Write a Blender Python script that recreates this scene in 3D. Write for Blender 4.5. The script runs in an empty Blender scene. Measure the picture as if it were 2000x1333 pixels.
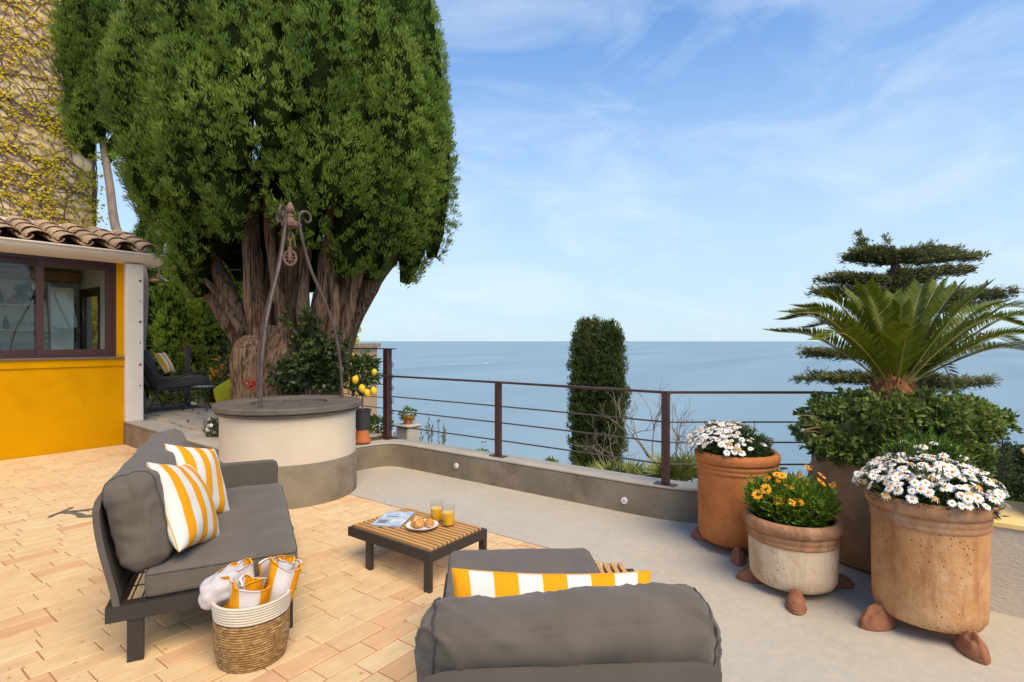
import bpy, math, random
import numpy as np
from mathutils import Vector, Matrix, noise

# ------------------------------------------------------------------ camera, sky, sun, exposure
scene = bpy.context.scene
FOC, EYE, CX, CY = 1067.0, 1.65, 1000.0, 666.5      # focal length in photo pixels, eye height, picture centre
cam_data = bpy.data.cameras.new('camera')
cam_data.sensor_width = 36.0
cam_data.lens = 36.0 * FOC / 2000.0
cam_data.clip_start = 0.05
cam_data.clip_end = 120000.0
cam = bpy.data.objects.new('camera', cam_data)
cam.location = (0, 0, EYE)
cam.rotation_euler = (math.radians(90), 0, -math.atan2(0.8, 0.6))
scene.collection.objects.link(cam)
scene.camera = cam

SUN_EL, SUN_ROT = math.radians(53), math.radians(204)
world = bpy.data.worlds.new('World')
scene.world = world
world.use_nodes = True
wn, wl = world.node_tree.nodes, world.node_tree.links
wn.clear()
w_out = wn.new('ShaderNodeOutputWorld')
w_bg = wn.new('ShaderNodeBackground')
w_sky = wn.new('ShaderNodeTexSky')
w_sky.sky_type = 'NISHITA'
w_sky.sun_disc = False
w_sky.sun_elevation = SUN_EL
w_sky.sun_rotation = SUN_ROT
w_sky.altitude = 60
w_sky.air_density = 1.0
w_sky.dust_density = 0.35
w_sky.ozone_density = 1.3
w_tc = wn.new('ShaderNodeTexCoord')
w_map = wn.new('ShaderNodeMapping')
w_map.inputs['Scale'].default_value = (1.0, 2.2, 5.5)
w_map.inputs['Rotation'].default_value = (0.25, 0.12, 0.6)
w_n1 = wn.new('ShaderNodeTexNoise')
w_n1.inputs['Scale'].default_value = 2.1
w_n1.inputs['Detail'].default_value = 9
w_n1.inputs['Roughness'].default_value = 0.58
w_n1.inputs['Distortion'].default_value = 0.7
w_ramp = wn.new('ShaderNodeValToRGB')
w_ramp.color_ramp.elements[0].position = 0.42
w_ramp.color_ramp.elements[0].color = (0.02, 0.02, 0.02, 1)
w_ramp.color_ramp.elements[1].position = 0.78
w_ramp.color_ramp.elements[1].color = (0.45, 0.45, 0.45, 1)
w_mix = wn.new('ShaderNodeMix')
w_mix.data_type = 'RGBA'
w_mix.inputs['B'].default_value = (4.9, 5.4, 5.7, 1)
wl.new(w_tc.outputs['Generated'], w_map.inputs['Vector'])
wl.new(w_map.outputs['Vector'], w_n1.inputs['Vector'])
wl.new(w_n1.outputs['Fac'], w_ramp.inputs['Fac'])
wl.new(w_ramp.outputs['Color'], w_mix.inputs['Factor'])
# pale haze low over the horizon, the same all the way round
w_sep = wn.new('ShaderNodeSeparateXYZ')
wl.new(w_tc.outputs['Generated'], w_sep.inputs[0])
w_mr = wn.new('ShaderNodeMapRange')
w_mr.interpolation_type = 'SMOOTHSTEP'
w_mr.inputs['From Min'].default_value = 0.0
w_mr.inputs['From Max'].default_value = 0.68
w_mr.inputs['To Min'].default_value = 0.90
w_mr.inputs['To Max'].default_value = 0.0
wl.new(w_sep.outputs['Z'], w_mr.inputs['Value'])
w_haze = wn.new('ShaderNodeMix')
w_haze.data_type = 'RGBA'
w_haze.inputs['B'].default_value = (3.55, 4.25, 4.75, 1)
wl.new(w_mr.outputs['Result'], w_haze.inputs['Factor'])
w_tint = wn.new('ShaderNodeMix')
w_tint.data_type = 'RGBA'
w_tint.blend_type = 'MULTIPLY'
w_tint.inputs['Factor'].default_value = 1.0
w_tint.inputs['B'].default_value = (0.34, 0.86, 1.28, 1)
wl.new(w_sky.outputs['Color'], w_tint.inputs['A'])
wl.new(w_tint.outputs['Result'], w_haze.inputs['A'])
wl.new(w_haze.outputs['Result'], w_mix.inputs['A'])
wl.new(w_mix.outputs['Result'], w_bg.inputs['Color'])
wl.new(w_bg.outputs['Background'], w_out.inputs['Surface'])
w_bg.inputs['Strength'].default_value = 0.12

sun_data = bpy.data.lights.new('sun', 'SUN')
sun_data.energy = 2.8
sun_data.angle = math.radians(40)
sun_data.color = (1.0, 0.80, 0.53)
sun = bpy.data.objects.new('sun', sun_data)
to_sun = Vector((math.sin(SUN_ROT) * math.cos(SUN_EL), math.cos(SUN_ROT) * math.cos(SUN_EL), math.sin(SUN_EL)))
sun.rotation_euler = (-to_sun).to_track_quat('-Z', 'Y').to_euler()
sun.location = (0, 0, 30)
scene.collection.objects.link(sun)

scene.view_settings.view_transform = 'Standard'
scene.view_settings.look = 'None'
scene.view_settings.gamma = 1.0
scene.view_settings.use_curve_mapping = False
scene.view_settings.exposure = 0.67
scene.cycles.max_bounces = 8
scene.cycles.transparent_max_bounces = 12
scene.cycles.use_denoising = True

# ------------------------------------------------------------------ helpers
COL = scene.collection
rnd = random.Random(7)
rng = np.random.default_rng(11)


def c2w(X, Y, z):
    """right / forward / height as seen from the eye -> world (x runs out to the sea, y along the house)"""
    return Vector((0.6 * X + 0.8 * Y, -0.8 * X + 0.6 * Y, z))


def at(px, py, Y):
    """photo pixel at forward distance Y -> world point"""
    return c2w((px - CX) / FOC * Y, Y, EYE - (py - CY) / FOC * Y)


def on(px, py, z=0.0):
    """photo pixel on the level z -> world point"""
    return at(px, py, FOC * (EYE - z) / (py - CY))


def props(o, label=None, cat=None, group=None, kind=None):
    if label: o['label'] = label
    if cat: o['category'] = cat
    if group: o['group'] = group
    if kind: o['kind'] = kind
    return o


def thing(name, label, cat, loc=(0, 0, 0), rz=0.0, group=None, parent=None):
    o = bpy.data.objects.new(name, None)
    o.empty_display_size = 0.1
    COL.objects.link(o)
    o.location = loc
    o.rotation_euler = (0, 0, rz)
    return props(o, label, cat, group)


def link(name, me, parent=None, loc=None, rot=None, scale=None):
    o = bpy.data.objects.new(name, me)
    COL.objects.link(o)
    if parent is not None: o.parent = parent
    if loc is not None: o.location = loc
    if rot is not None: o.rotation_euler = rot
    if scale is not None: o.scale = scale
    return o


def copy_tree(o, parent=None):
    c = o.copy()
    COL.objects.link(c)
    c.parent = parent
    for ch in list(o.children):
        copy_tree(ch, c)
    return c


class MB:
    """collects simple shapes and turns them into ONE mesh object"""
    def __init__(self):
        self.v, self.f, self.m = [], [], []

    def add(self, vs, fs, mi=0):
        b = len(self.v)
        self.v += [tuple(p) for p in vs]
        self.f += [tuple(b + i for i in f) for f in fs]
        self.m += [mi] * len(fs)
        return self

    def box(self, x0, x1, y0, y1, z0, z1, mi=0, mat=None, bev=0.0):
        if bev > 0:
            b = bev
            vs, rings = [], []
            for (z, i) in ((z0, b), (z0 + b, 0), (z1 - b, 0), (z1, b)):
                r = [(x0 + i + b * 0, y0 + i), (x1 - i, y0 + i), (x1 - i, y1 - i), (x0 + i, y1 - i)]
                # chamfer the upright edges as well
                rr = []
                for (cx, cy), (sx, sy) in zip(r, ((1, 1), (-1, 1), (-1, -1), (1, -1))):
                    if sx * sy > 0:
                        rr += [(cx, cy + sy * b), (cx + sx * b, cy)]
                    else:
                        rr += [(cx + sx * b, cy), (cx, cy + sy * b)]
                rings.append([(p[0], p[1], z) for p in rr])
            n = 8
            vs = [p for r in rings for p in r]
            fs = [tuple(range(n - 1, -1, -1)), tuple(range(3 * n, 4 * n))]
            for k in range(3):
                for i in range(n):
                    j = (i + 1) % n
                    fs.append((k * n + i, k * n + j, (k + 1) * n + j, (k + 1) * n + i))
        else:
            vs = [(x0, y0, z0), (x1, y0, z0), (x1, y1, z0), (x0, y1, z0), (x0, y0, z1), (x1, y0, z1), (x1, y1, z1), (x0, y1, z1)]
            fs = [(0, 3, 2, 1), (4, 5, 6, 7), (0, 1, 5, 4), (1, 2, 6, 5), (2, 3, 7, 6), (3, 0, 4, 7)]
        if mat is not None:
            vs = [mat @ Vector(p) for p in vs]
        return self.add(vs, fs, mi)

    def tube(self, path, rad, n=8, mi=0, caps=True, closed=False):
        path = [Vector(p) for p in path]
        k = len(path)
        if not hasattr(rad, '__len__'): rad = [rad] * k
        vs, fs = [], []
        ref = None
        for i, p in enumerate(path):
            if closed:
                t = path[(i + 1) % k] - path[i - 1]
            else:
                t = path[min(i + 1, k - 1)] - path[max(i - 1, 0)]
            if t.length < 1e-9: t = Vector((0, 0, 1))
            t.normalize()
            if ref is None:
                ref = Vector((1, 0, 0)) if abs(t.x) < 0.8 else Vector((0, 1, 0))
            s = ref - t * ref.dot(t)
            if s.length < 1e-6: s = t.orthogonal()
            s.normalize()
            ref = s
            q = t.cross(s)
            for j in range(n):
                a = 2 * math.pi * j / n
                vs.append(p + (s * math.cos(a) + q * math.sin(a)) * rad[i])
        segs = k if closed else k - 1
        for i in range(segs):
            a, b = i * n, ((i + 1) % k) * n
            for j in range(n):
                jj = (j + 1) % n
                fs.append((a + j, a + jj, b + jj, b + j))
        if caps and not closed:
            fs.append(tuple(range(n - 1, -1, -1)))
            fs.append(tuple(range((k - 1) * n, k * n)))
        return self.add(vs, fs, mi)

    def lathe(self, prof, n=32, mi=0, c=(0, 0, 0), cap0=False, cap1=False, wob=0.0, sx=1.0, sy=1.0, seed=0):
        vs, fs = [], []
        for i, (r, z) in enumerate(prof):
            for j in range(n):
                a = 2 * math.pi * j / n
                w = 1.0
                if wob: w += wob * noise.noise(Vector((math.cos(a) * 1.3 + seed, math.sin(a) * 1.3, z * 2.2)))
                vs.append((c[0] + r * w * math.cos(a) * sx, c[1] + r * w * math.sin(a) * sy, c[2] + z))
        for i in range(len(prof) - 1):
            for j in range(n):
                jj = (j + 1) % n
                fs.append((i * n + j, i * n + jj, (i + 1) * n + jj, (i + 1) * n + j))
        if cap0: fs.append(tuple(range(n - 1, -1, -1)))
        if cap1: fs.append(tuple(range((len(prof) - 1) * n, len(prof) * n)))
        return self.add(vs, fs, mi)

    def prism(self, poly, z0, z1, mi=0, inset=0.0):
        n = len(poly)
        cx = sum(p[0] for p in poly) / n
        cy = sum(p[1] for p in poly) / n
        vs = [(p[0], p[1], z0) for p in poly]
        if inset:
            vs += [(p[0], p[1], z1 - inset) for p in poly]
            for p in poly:
                d = math.hypot(p[0] - cx, p[1] - cy) or 1
                k = max(0.0, 1 - inset * 1.6 / d)
                vs.append((cx + (p[0] - cx) * k, cy + (p[1] - cy) * k, z1))
            rings = 3
        else:
            vs += [(p[0], p[1], z1) for p in poly]
            rings = 2
        fs = [tuple(range(n - 1, -1, -1)), tuple(range((rings - 1) * n, rings * n))]
        for k in range(rings - 1):
            for i in range(n):
                j = (i + 1) % n
                fs.append((k * n + i, k * n + j, (k + 1) * n + j, (k + 1) * n + i))
        return self.add(vs, fs, mi)

    def mesh(self, name, mats, smooth=False):
        me = bpy.data.meshes.new(name)
        me.from_pydata(self.v, [], self.f)
        for m in (mats if isinstance(mats, (list, tuple)) else [mats]):
            me.materials.append(m)
        me.polygons.foreach_set('material_index', self.m)
        if smooth:
            me.polygons.foreach_set('use_smooth', [True] * len(self.f))
            if smooth != 'all':
                me.set_sharp_from_angle(angle=math.radians(40))
        me.update()
        return me

    def build(self, name, mats, parent=None, smooth=False, loc=None, rot=None, kind=None):
        o = link(name, self.mesh(name, mats, smooth), parent, loc, rot)
        if kind: o['kind'] = kind
        return o


def smooth_path(pts, n=24):
    """Catmull-Rom through the points"""
    P = [Vector(p) for p in pts]
    P = [P[0] * 2 - P[1]] + P + [P[-1] * 2 - P[-2]]
    out = []
    segs = len(P) - 3
    for s in range(segs):
        a, b, c, d = P[s:s + 4]
        m = max(2, n // segs)
        for i in range(m):
            t = i / m
            out.append(0.5 * ((2 * b) + (c - a) * t + (2 * a - 5 * b + 4 * c - d) * t * t + (3 * b - a - 3 * c + d) * t ** 3))
    out.append(P[-2])
    return out


# ------------------------------------------------------------------ materials
def nodes_of(name):
    m = bpy.data.materials.new(name)
    m.use_nodes = True
    nt = m.node_tree
    b = nt.nodes['Principled BSDF']
    return m, nt, b


def M(name, c1, c2=None, scale=4.0, rough=0.6, bump=0.0, bscale=60.0, metal=0.0, c3=None, s3=1.0, t3=(0.55, 0.7), stretch=(1, 1, 1),
      spec=0.5, detail=5.0, lo=0.35, hi=0.68, bstretch=None, sheen=0.0, coords='pos'):
    """procedural surface: two colours mixed by noise, a third in patches, fine relief"""
    m, nt, b = nodes_of(name)
    N, L = nt.nodes, nt.links
    if coords == 'pos':
        src = N.new('ShaderNodeNewGeometry').outputs['Position']
    else:
        src = N.new('ShaderNodeTexCoord').outputs['Object']
    b.inputs['Roughness'].default_value = rough
    b.inputs['Metallic'].default_value = metal
    b.inputs['Specular IOR Level'].default_value = spec
    if sheen: b.inputs['Sheen Weight'].default_value = sheen
    b.inputs['Base Color'].default_value = (*c1, 1)

    def noise_node(sc, det, st):
        mp = N.new('ShaderNodeMapping')
        mp.inputs['Scale'].default_value = st
        L.new(src, mp.inputs['Vector'])
        n = N.new('ShaderNodeTexNoise')
        n.inputs['Scale'].default_value = sc
        n.inputs['Detail'].default_value = det
        n.inputs['Roughness'].default_value = 0.62
        L.new(mp.outputs['Vector'], n.inputs['Vector'])
        return n
    col = None
    if c2 is not None:
        n = noise_node(scale, detail, stretch)
        r = N.new('ShaderNodeValToRGB')
        r.color_ramp.elements[0].position, r.color_ramp.elements[1].position = lo, hi
        r.color_ramp.elements[0].color, r.color_ramp.elements[1].color = (*c1, 1), (*c2, 1)
        L.new(n.outputs['Fac'], r.inputs['Fac'])
        col = r.outputs['Color']
    if c3 is not None:
        n = noise_node(s3, 6.0, stretch)
        r = N.new('ShaderNodeValToRGB')
        r.color_ramp.elements[0].position, r.color_ramp.elements[1].position = t3
        L.new(n.outputs['Fac'], r.inputs['Fac'])
        mx = N.new('ShaderNodeMix')
        mx.data_type = 'RGBA'
        if col is not None: L.new(col, mx.inputs['A'])
        else: mx.inputs['A'].default_value = (*c1, 1)
        mx.inputs['B'].default_value = (*c3, 1)
        L.new(r.outputs['Color'], mx.inputs['Factor'])
        col = mx.outputs['Result']
    if col is not None: L.new(col, b.inputs['Base Color'])
    if bump:
        n = noise_node(bscale, 4.0, bstretch or stretch)
        bp = N.new('ShaderNodeBump')
        bp.inputs['Strength'].default_value = min(1.0, bump)
        bp.inputs['Distance'].default_value = 0.006 * max(1.0, bump)
        L.new(n.outputs['Fac'], bp.inputs['Height'])
        L.new(bp.outputs['Normal'], b.inputs['Normal'])
    return m


def leaf_mat(name, dark, light, tip=None, rough=0.55, trans=0.28, spec=0.3, patch=1.5):
    """leaf: each leaf has its own tint, patches of tone run through the whole plant, light passes through"""
    m, nt, b = nodes_of(name)
    N, L = nt.nodes, nt.links
    a = N.new('ShaderNodeAttribute')
    a.attribute_name = 'tint'
    g = N.new('ShaderNodeNewGeometry')
    n = N.new('ShaderNodeTexNoise')
    n.inputs['Scale'].default_value = patch
    n.inputs['Detail'].default_value = 4
    L.new(g.outputs['Position'], n.inputs['Vector'])
    ad = N.new('ShaderNodeMath'); ad.operation = 'MULTIPLY_ADD'
    L.new(n.outputs['Fac'], ad.inputs[0]); ad.inputs[1].default_value = 0.9; ad.inputs[2].default_value = -0.45
    sm = N.new('ShaderNodeMath'); sm.operation = 'ADD'; sm.use_clamp = True
    L.new(a.outputs['Fac'], sm.inputs[0]); L.new(ad.outputs[0], sm.inputs[1])
    r = N.new('ShaderNodeValToRGB')
    r.color_ramp.elements[0].color = (*dark, 1)
    r.color_ramp.elements[1].color = (*light, 1)
    r.color_ramp.elements[0].position, r.color_ramp.elements[1].position = 0.1, 0.8
    if tip:
        e = r.color_ramp.elements.new(0.97)
        e.color = (*tip, 1)
    L.new(sm.outputs[0], r.inputs['Fac'])
    L.new(r.outputs['Color'], b.inputs['Base Color'])
    b.inputs['Roughness'].default_value = rough
    b.inputs['Specular IOR Level'].default_value = spec
    t = N.new('ShaderNodeBsdfTranslucent')
    L.new(r.outputs['Color'], t.inputs['Color'])
    mx = N.new('ShaderNodeMixShader')
    mx.inputs['Fac'].default_value = trans
    L.new(b.outputs['BSDF'], mx.inputs[1]); L.new(t.outputs['BSDF'], mx.inputs[2])
    L.new(mx.outputs['Shader'], nt.nodes['Material Output'].inputs['Surface'])
    return m


def thin_glass(name, tint=(1, 1, 1), refl=1.0):
    m, nt, b = nodes_of(name)
    N, L = nt.nodes, nt.links
    t = N.new('ShaderNodeBsdfTransparent'); t.inputs['Color'].default_value = (*tint, 1)
    g = N.new('ShaderNodeBsdfGlossy'); g.inputs['Roughness'].default_value = 0.01
    fr = N.new('ShaderNodeLayerWeight'); fr.inputs['Blend'].default_value = 0.5
    pw_ = N.new('ShaderNodeMath'); pw_.operation = 'POWER'; pw_.inputs[1].default_value = 4.0
    L.new(fr.outputs['Facing'], pw_.inputs[0])
    ml = N.new('ShaderNodeMath'); ml.operation = 'MULTIPLY_ADD'; ml.inputs[1].default_value = 0.75; ml.inputs[2].default_value = 0.045 * refl; ml.use_clamp = True
    L.new(pw_.outputs[0], ml.inputs[0])
    mx = N.new('ShaderNodeMixShader')
    L.new(ml.outputs[0], mx.inputs['Fac'])
    L.new(t.outputs['BSDF'], mx.inputs[1]); L.new(g.outputs['BSDF'], mx.inputs[2])
    L.new(mx.outputs['Shader'], nt.nodes['Material Output'].inputs['Surface'])
    return m


def stripe_mat(name, axis, width, phase=0.0, orange=(0.80, 0.33, 0.006), white=(0.71, 0.675, 0.61), bump=0.25, bscale=220, duty=0.5):
    """woven cloth printed with broad stripes (the print follows the cloth's own axes)"""
    m, nt, b = nodes_of(name)
    N, L = nt.nodes, nt.links
    a = N.new('ShaderNodeAttribute'); a.attribute_name = 'cloth'
    sp = N.new('ShaderNodeSeparateXYZ')
    L.new(a.outputs['Vector'], sp.inputs[0])
    d = N.new('ShaderNodeMath'); d.operation = 'MULTIPLY_ADD'
    d.inputs[1].default_value = 1.0 / width; d.inputs[2].default_value = phase
    L.new(sp.outputs[axis], d.inputs[0])
    fr = N.new('ShaderNodeMath'); fr.operation = 'FRACT'
    L.new(d.outputs[0], fr.inputs[0])
    r = N.new('ShaderNodeValToRGB')
    r.color_ramp.interpolation = 'LINEAR'
    E_ = r.color_ramp.elements
    E_[0].position, E_[0].color = 0.0, (*orange, 1)
    E_[1].position, E_[1].color = duty - 0.008, (*orange, 1)
    e = E_.new(duty + 0.008); e.color = (*white, 1)
    e = E_.new(0.988); e.color = (*white, 1)
    e = E_.new(1.0); e.color = (*orange, 1)
    L.new(fr.outputs[0], r.inputs['Fac'])
    L.new(r.outputs['Color'], b.inputs['Base Color'])
    b.inputs['Roughness'].default_value = 0.85
    b.inputs['Specular IOR Level'].default_value = 0.2
    n = N.new('ShaderNodeTexNoise'); n.inputs['Scale'].default_value = bscale
    L.new(a.outputs['Vector'], n.inputs['Vector'])
    bp = N.new('ShaderNodeBump'); bp.inputs['Strength'].default_value = bump; bp.inputs['Distance'].default_value = 0.002
    L.new(n.outputs['Fac'], bp.inputs['Height']); L.new(bp.outputs['Normal'], b.inputs['Normal'])
    return m


def clay(name, c, dark, pale, pale_at=(0.48, 0.66), bump=0.8, streak=1.0, seed=0.0, ps=3.0):
    """weathered terracotta: clouded clay, lime bloom, run-down stains, pits"""
    m, nt, b = nodes_of(name)
    N, L = nt.nodes, nt.links
    g = N.new('ShaderNodeNewGeometry')

    def nz(scale, st, det=7.0, ro=.65):
        mp = N.new('ShaderNodeMapping'); mp.inputs['Scale'].default_value = st; mp.inputs['Location'].default_value = (seed, seed * .7, 0)
        L.new(g.outputs['Position'], mp.inputs['Vector'])
        n = N.new('ShaderNodeTexNoise'); n.inputs['Scale'].default_value = scale; n.inputs['Detail'].default_value = det; n.inputs['Roughness'].default_value = ro
        L.new(mp.outputs['Vector'], n.inputs['Vector'])
        return n.outputs['Fac']

    def ramp(src, a, z, va=0.0, vz=1.0):
        r = N.new('ShaderNodeMapRange'); r.inputs['From Min'].default_value = a; r.inputs['From Max'].default_value = z
        r.inputs['To Min'].default_value = va; r.inputs['To Max'].default_value = vz
        L.new(src, r.inputs['Value'])
        return r.outputs['Result']

    def mix(a, b_, f):
        x = N.new('ShaderNodeMix'); x.data_type = 'RGBA'
        if isinstance(a, tuple): x.inputs['A'].default_value = (*a, 1)
        else: L.new(a, x.inputs['A'])
        x.inputs['B'].default_value = (*b_, 1)
        L.new(f, x.inputs['Factor'])
        return x.outputs['Result']
    col = mix(c, tuple(q * .72 for q in c), ramp(nz(5.5, (1, 1, 1)), .35, .68))
    col = mix(col, pale, ramp(nz(ps, (1, 1, .8), 9, .72), pale_at[0], pale_at[1], 0, .9))
    col = mix(col, dark, ramp(nz(6.0, (1.6, 1.6, .28), 6), .54, .72, 0, .75 * streak))
    v = N.new('ShaderNodeTexVoronoi'); v.inputs['Scale'].default_value = 38
    L.new(g.outputs['Position'], v.inputs['Vector'])
    pit = ramp(v.outputs['Distance'], .08, .20, 1, 0)
    mk = N.new('ShaderNodeMath'); mk.operation = 'MULTIPLY'
    L.new(pit, mk.inputs[0]); L.new(ramp(nz(2.4, (1, 1, 1)), .50, .62), mk.inputs[1])
    col = mix(col, tuple(q * .45 for q in dark), mk.outputs[0])
    L.new(col, b.inputs['Base Color'])
    b.inputs['Roughness'].default_value = .88
    b.inputs['Specular IOR Level'].default_value = .2
    bp = N.new('ShaderNodeBump'); bp.inputs['Strength'].default_value = bump; bp.inputs['Distance'].default_value = .008
    ad = N.new('ShaderNodeMath'); ad.operation = 'SUBTRACT'
    L.new(nz(30, (1, 1, .7), 6), ad.inputs[0]); L.new(mk.outputs[0], ad.inputs[1])
    L.new(ad.outputs[0], bp.inputs['Height']); L.new(bp.outputs['Normal'], b.inputs['Normal'])
    return m


def brick_mat(name, use_attr):
    m, nt, b = nodes_of(name)
    N, L = nt.nodes, nt.links
    if use_attr:
        a = N.new('ShaderNodeAttribute'); a.attribute_name = 'tint'; rv = a.outputs['Fac']
    else:
        rv = N.new('ShaderNodeObjectInfo').outputs['Random']
    g = N.new('ShaderNodeNewGeometry')
    r = N.new('ShaderNodeValToRGB')
    E_ = r.color_ramp.elements
    E_[0].position, E_[0].color = 0.0, (0.62, 0.37, 0.20, 1)
    E_[1].position, E_[1].color = 1.0, (0.71, 0.545, 0.315, 1)
    for p, c in ((0.05, (0.66, 0.42, 0.225)), (0.14, (0.68, 0.475, 0.26)), (0.5, (0.70, 0.51, 0.28)), (0.78, (0.69, 0.50, 0.275))):
        e = E_.new(p); e.color = (*c, 1)
    L.new(rv, r.inputs['Fac'])
    # streaks and clouds inside the clay
    mp = N.new('ShaderNodeMapping'); mp.inputs['Scale'].default_value = (7, 11, 1)
    L.new(g.outputs['Position'], mp.inputs['Vector'])
    n = N.new('ShaderNodeTexNoise'); n.inputs['Scale'].default_value = 1.0; n.inputs['Detail'].default_value = 6
    L.new(mp.outputs['Vector'], n.inputs['Vector'])
    rr = N.new('ShaderNodeValToRGB')
    rr.color_ramp.elements[0].position, rr.color_ramp.elements[0].color = 0.3, (0.91, 0.86, 0.82, 1)
    rr.color_ramp.elements[1].position, rr.color_ramp.elements[1].color = 0.7, (1.05, 1.05, 1.04, 1)
    L.new(n.outputs['Fac'], rr.inputs['Fac'])
    mu = N.new('ShaderNodeMix'); mu.data_type = 'RGBA'; mu.blend_type = 'MULTIPLY'; mu.inputs['Factor'].default_value = 1.0
    L.new(r.outputs['Color'], mu.inputs['A']); L.new(rr.outputs['Color'], mu.inputs['B'])
    # small iron spots
    v = N.new('ShaderNodeTexVoronoi'); v.inputs['Scale'].default_value = 7.5
    L.new(g.outputs['Position'], v.inputs['Vector'])
    vr = N.new('ShaderNodeValToRGB')
    vr.color_ramp.elements[0].position, vr.color_ramp.elements[0].color = 0.03, (0.75, 0.75, 0.75, 1)
    vr.color_ramp.elements[1].position, vr.color_ramp.elements[1].color = 0.11, (0, 0, 0, 1)
    L.new(v.outputs['Distance'], vr.inputs['Fac'])
    sp = N.new('ShaderNodeMix'); sp.data_type = 'RGBA'; sp.inputs['B'].default_value = (0.34, 0.13, 0.06, 1)
    L.new(vr.outputs['Color'], sp.inputs['Factor']); L.new(mu.outputs['Result'], sp.inputs['A'])
    L.new(sp.outputs['Result'], b.inputs['Base Color'])
    b.inputs['Roughness'].default_value = 0.72
    b.inputs['Specular IOR Level'].default_value = 0.3
    n2 = N.new('ShaderNodeTexNoise'); n2.inputs['Scale'].default_value = 45; n2.inputs['Detail'].default_value = 5
    L.new(g.outputs['Position'], n2.inputs['Vector'])
    bp = N.new('ShaderNodeBump'); bp.inputs['Strength'].default_value = 0.25; bp.inputs['Distance'].default_value = 0.004
    L.new(n2.outputs['Fac'], bp.inputs['Height']); L.new(bp.outputs['Normal'], b.inputs['Normal'])
    return m


MAT = {}
MAT['brick'] = brick_mat('terracotta_brick', False)
MAT['brick_mass'] = brick_mat('terracotta_brick_mass', True)
MAT['mortar'] = M('mortar', (0.33, 0.155, 0.075), (0.42, 0.23, 0.12), 6, 0.95, 0.3, 80, spec=0.1)
MAT['concrete'] = M('floated_concrete', (0.50, 0.445, 0.36), (0.425, 0.385, 0.315), 1.5, 0.7, 0.4, 110, c3=(0.54, 0.475, 0.375), s3=16.0, t3=(0.42, 0.80), spec=0.25, detail=12, lo=0.30, hi=0.72)
MAT['kerb'] = M('grey_render', (0.200, 0.160, 0.112), (0.285, 0.232, 0.168), 2.6, 0.85, 0.4, 45, c3=(0.15, 0.108, 0.07), s3=1.9, t3=(0.56, 0.74), detail=9, spec=0.2)
MAT['kerb_top'] = M('pale_cement_coping', (0.46, 0.41, 0.325), (0.36, 0.32, 0.255), 3.0, 0.75, 0.3, 60, detail=9)
MAT['well_white'] = M('cream_render', (0.69, 0.585, 0.445), (0.61, 0.51, 0.385), 1.8, 0.9, 0.25, 30, detail=9, spec=0.2)
MAT['basalt'] = M('dark_lava_stone', (0.105, 0.088, 0.070), (0.155, 0.132, 0.108), 6, 0.65, 0.3, 90, detail=9)
MAT['lid'] = M('weathered_iron_lid', (0.09, 0.085, 0.078), (0.14, 0.13, 0.12), 7, 0.6, 0.3, 60)
MAT['iron'] = M('old_wrought_iron', (0.075, 0.052, 0.045), (0.14, 0.10, 0.085), 9, 0.55, 0.3, 90, metal=0.3)
MAT['rust'] = M('rusty_iron', (0.13, 0.075, 0.05), (0.22, 0.13, 0.09), 16, 0.75, 0.4, 120)
MAT['rail'] = M('brown_painted_steel', (0.050, 0.019, 0.016), (0.070, 0.028, 0.022), 6, 0.5, 0.1, 90)
MAT['cable'] = M('brown_steel_cable', (0.055, 0.030, 0.025), (0.09, 0.06, 0.05), 9, 0.5)
MAT['white_light'] = M('white_plastic', (0.75, 0.73, 0.69), None, rough=0.4)
MAT['yellow'] = M('ochre_render', (0.64, 0.308, 0.0), (0.57, 0.268, 0.0), 0.9, 0.9, 0.25, 55, c3=(0.53, 0.235, 0.0), s3=2.5, t3=(0.55, 0.8), spec=0.08, detail=9)
MAT['white_paint'] = M('white_painted_plaster', (0.76, 0.69, 0.60), (0.70, 0.63, 0.54), 2.0, 0.75, 0.12, 45)
MAT['stucco'] = M('rough_cream_stucco', (0.58, 0.50, 0.40), (0.50, 0.43, 0.34), 3.0, 0.9, 1.0, 28, bstretch=(1, 1, 3))
MAT['stucco_yellow'] = M('yellow_limewash', (0.80, 0.55, 0.16), (0.78, 0.60, 0.28), 3.0, 0.85, 0.3, 40)
MAT['pvc'] = M('brown_window_frame', (0.060, 0.026, 0.025), (0.050, 0.022, 0.021), 3, 0.45)
MAT['sill'] = M('grey_stone_sill', (0.16, 0.125, 0.095), (0.12, 0.095, 0.08), 5, 0.6, 0.1, 70)
MAT['roof_tile'] = M('old_clay_roof_tile', (0.52, 0.36, 0.225), (0.40, 0.285, 0.19), 5, 0.9, 0.6, 50, c3=(0.20, 0.155, 0.105), s3=4.0, t3=(0.52, 0.66), spec=0.15)
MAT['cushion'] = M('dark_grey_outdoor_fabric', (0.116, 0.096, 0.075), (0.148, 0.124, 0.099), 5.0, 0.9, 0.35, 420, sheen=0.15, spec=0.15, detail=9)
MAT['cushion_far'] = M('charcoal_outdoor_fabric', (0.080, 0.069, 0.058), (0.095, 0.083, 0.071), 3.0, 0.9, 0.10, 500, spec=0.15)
MAT['seam'] = M('seam_piping', (0.060, 0.053, 0.047), None, rough=0.8)
MAT['sling'] = M('grey_sling_textile', (0.105, 0.090, 0.075), (0.122, 0.106, 0.090), 6.0, 0.85, 0.2, 700, spec=0.2)
MAT['black_metal'] = M('anthracite_powder_coat', (0.030, 0.025, 0.022), (0.036, 0.031, 0.028), 4, 0.5, 0.05, 300)
MAT['teak'] = M('oiled_teak', (0.52, 0.265, 0.085), (0.63, 0.36, 0.13), 3.0, 0.5, 0.2, 40, stretch=(9, 1, 9))
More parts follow.
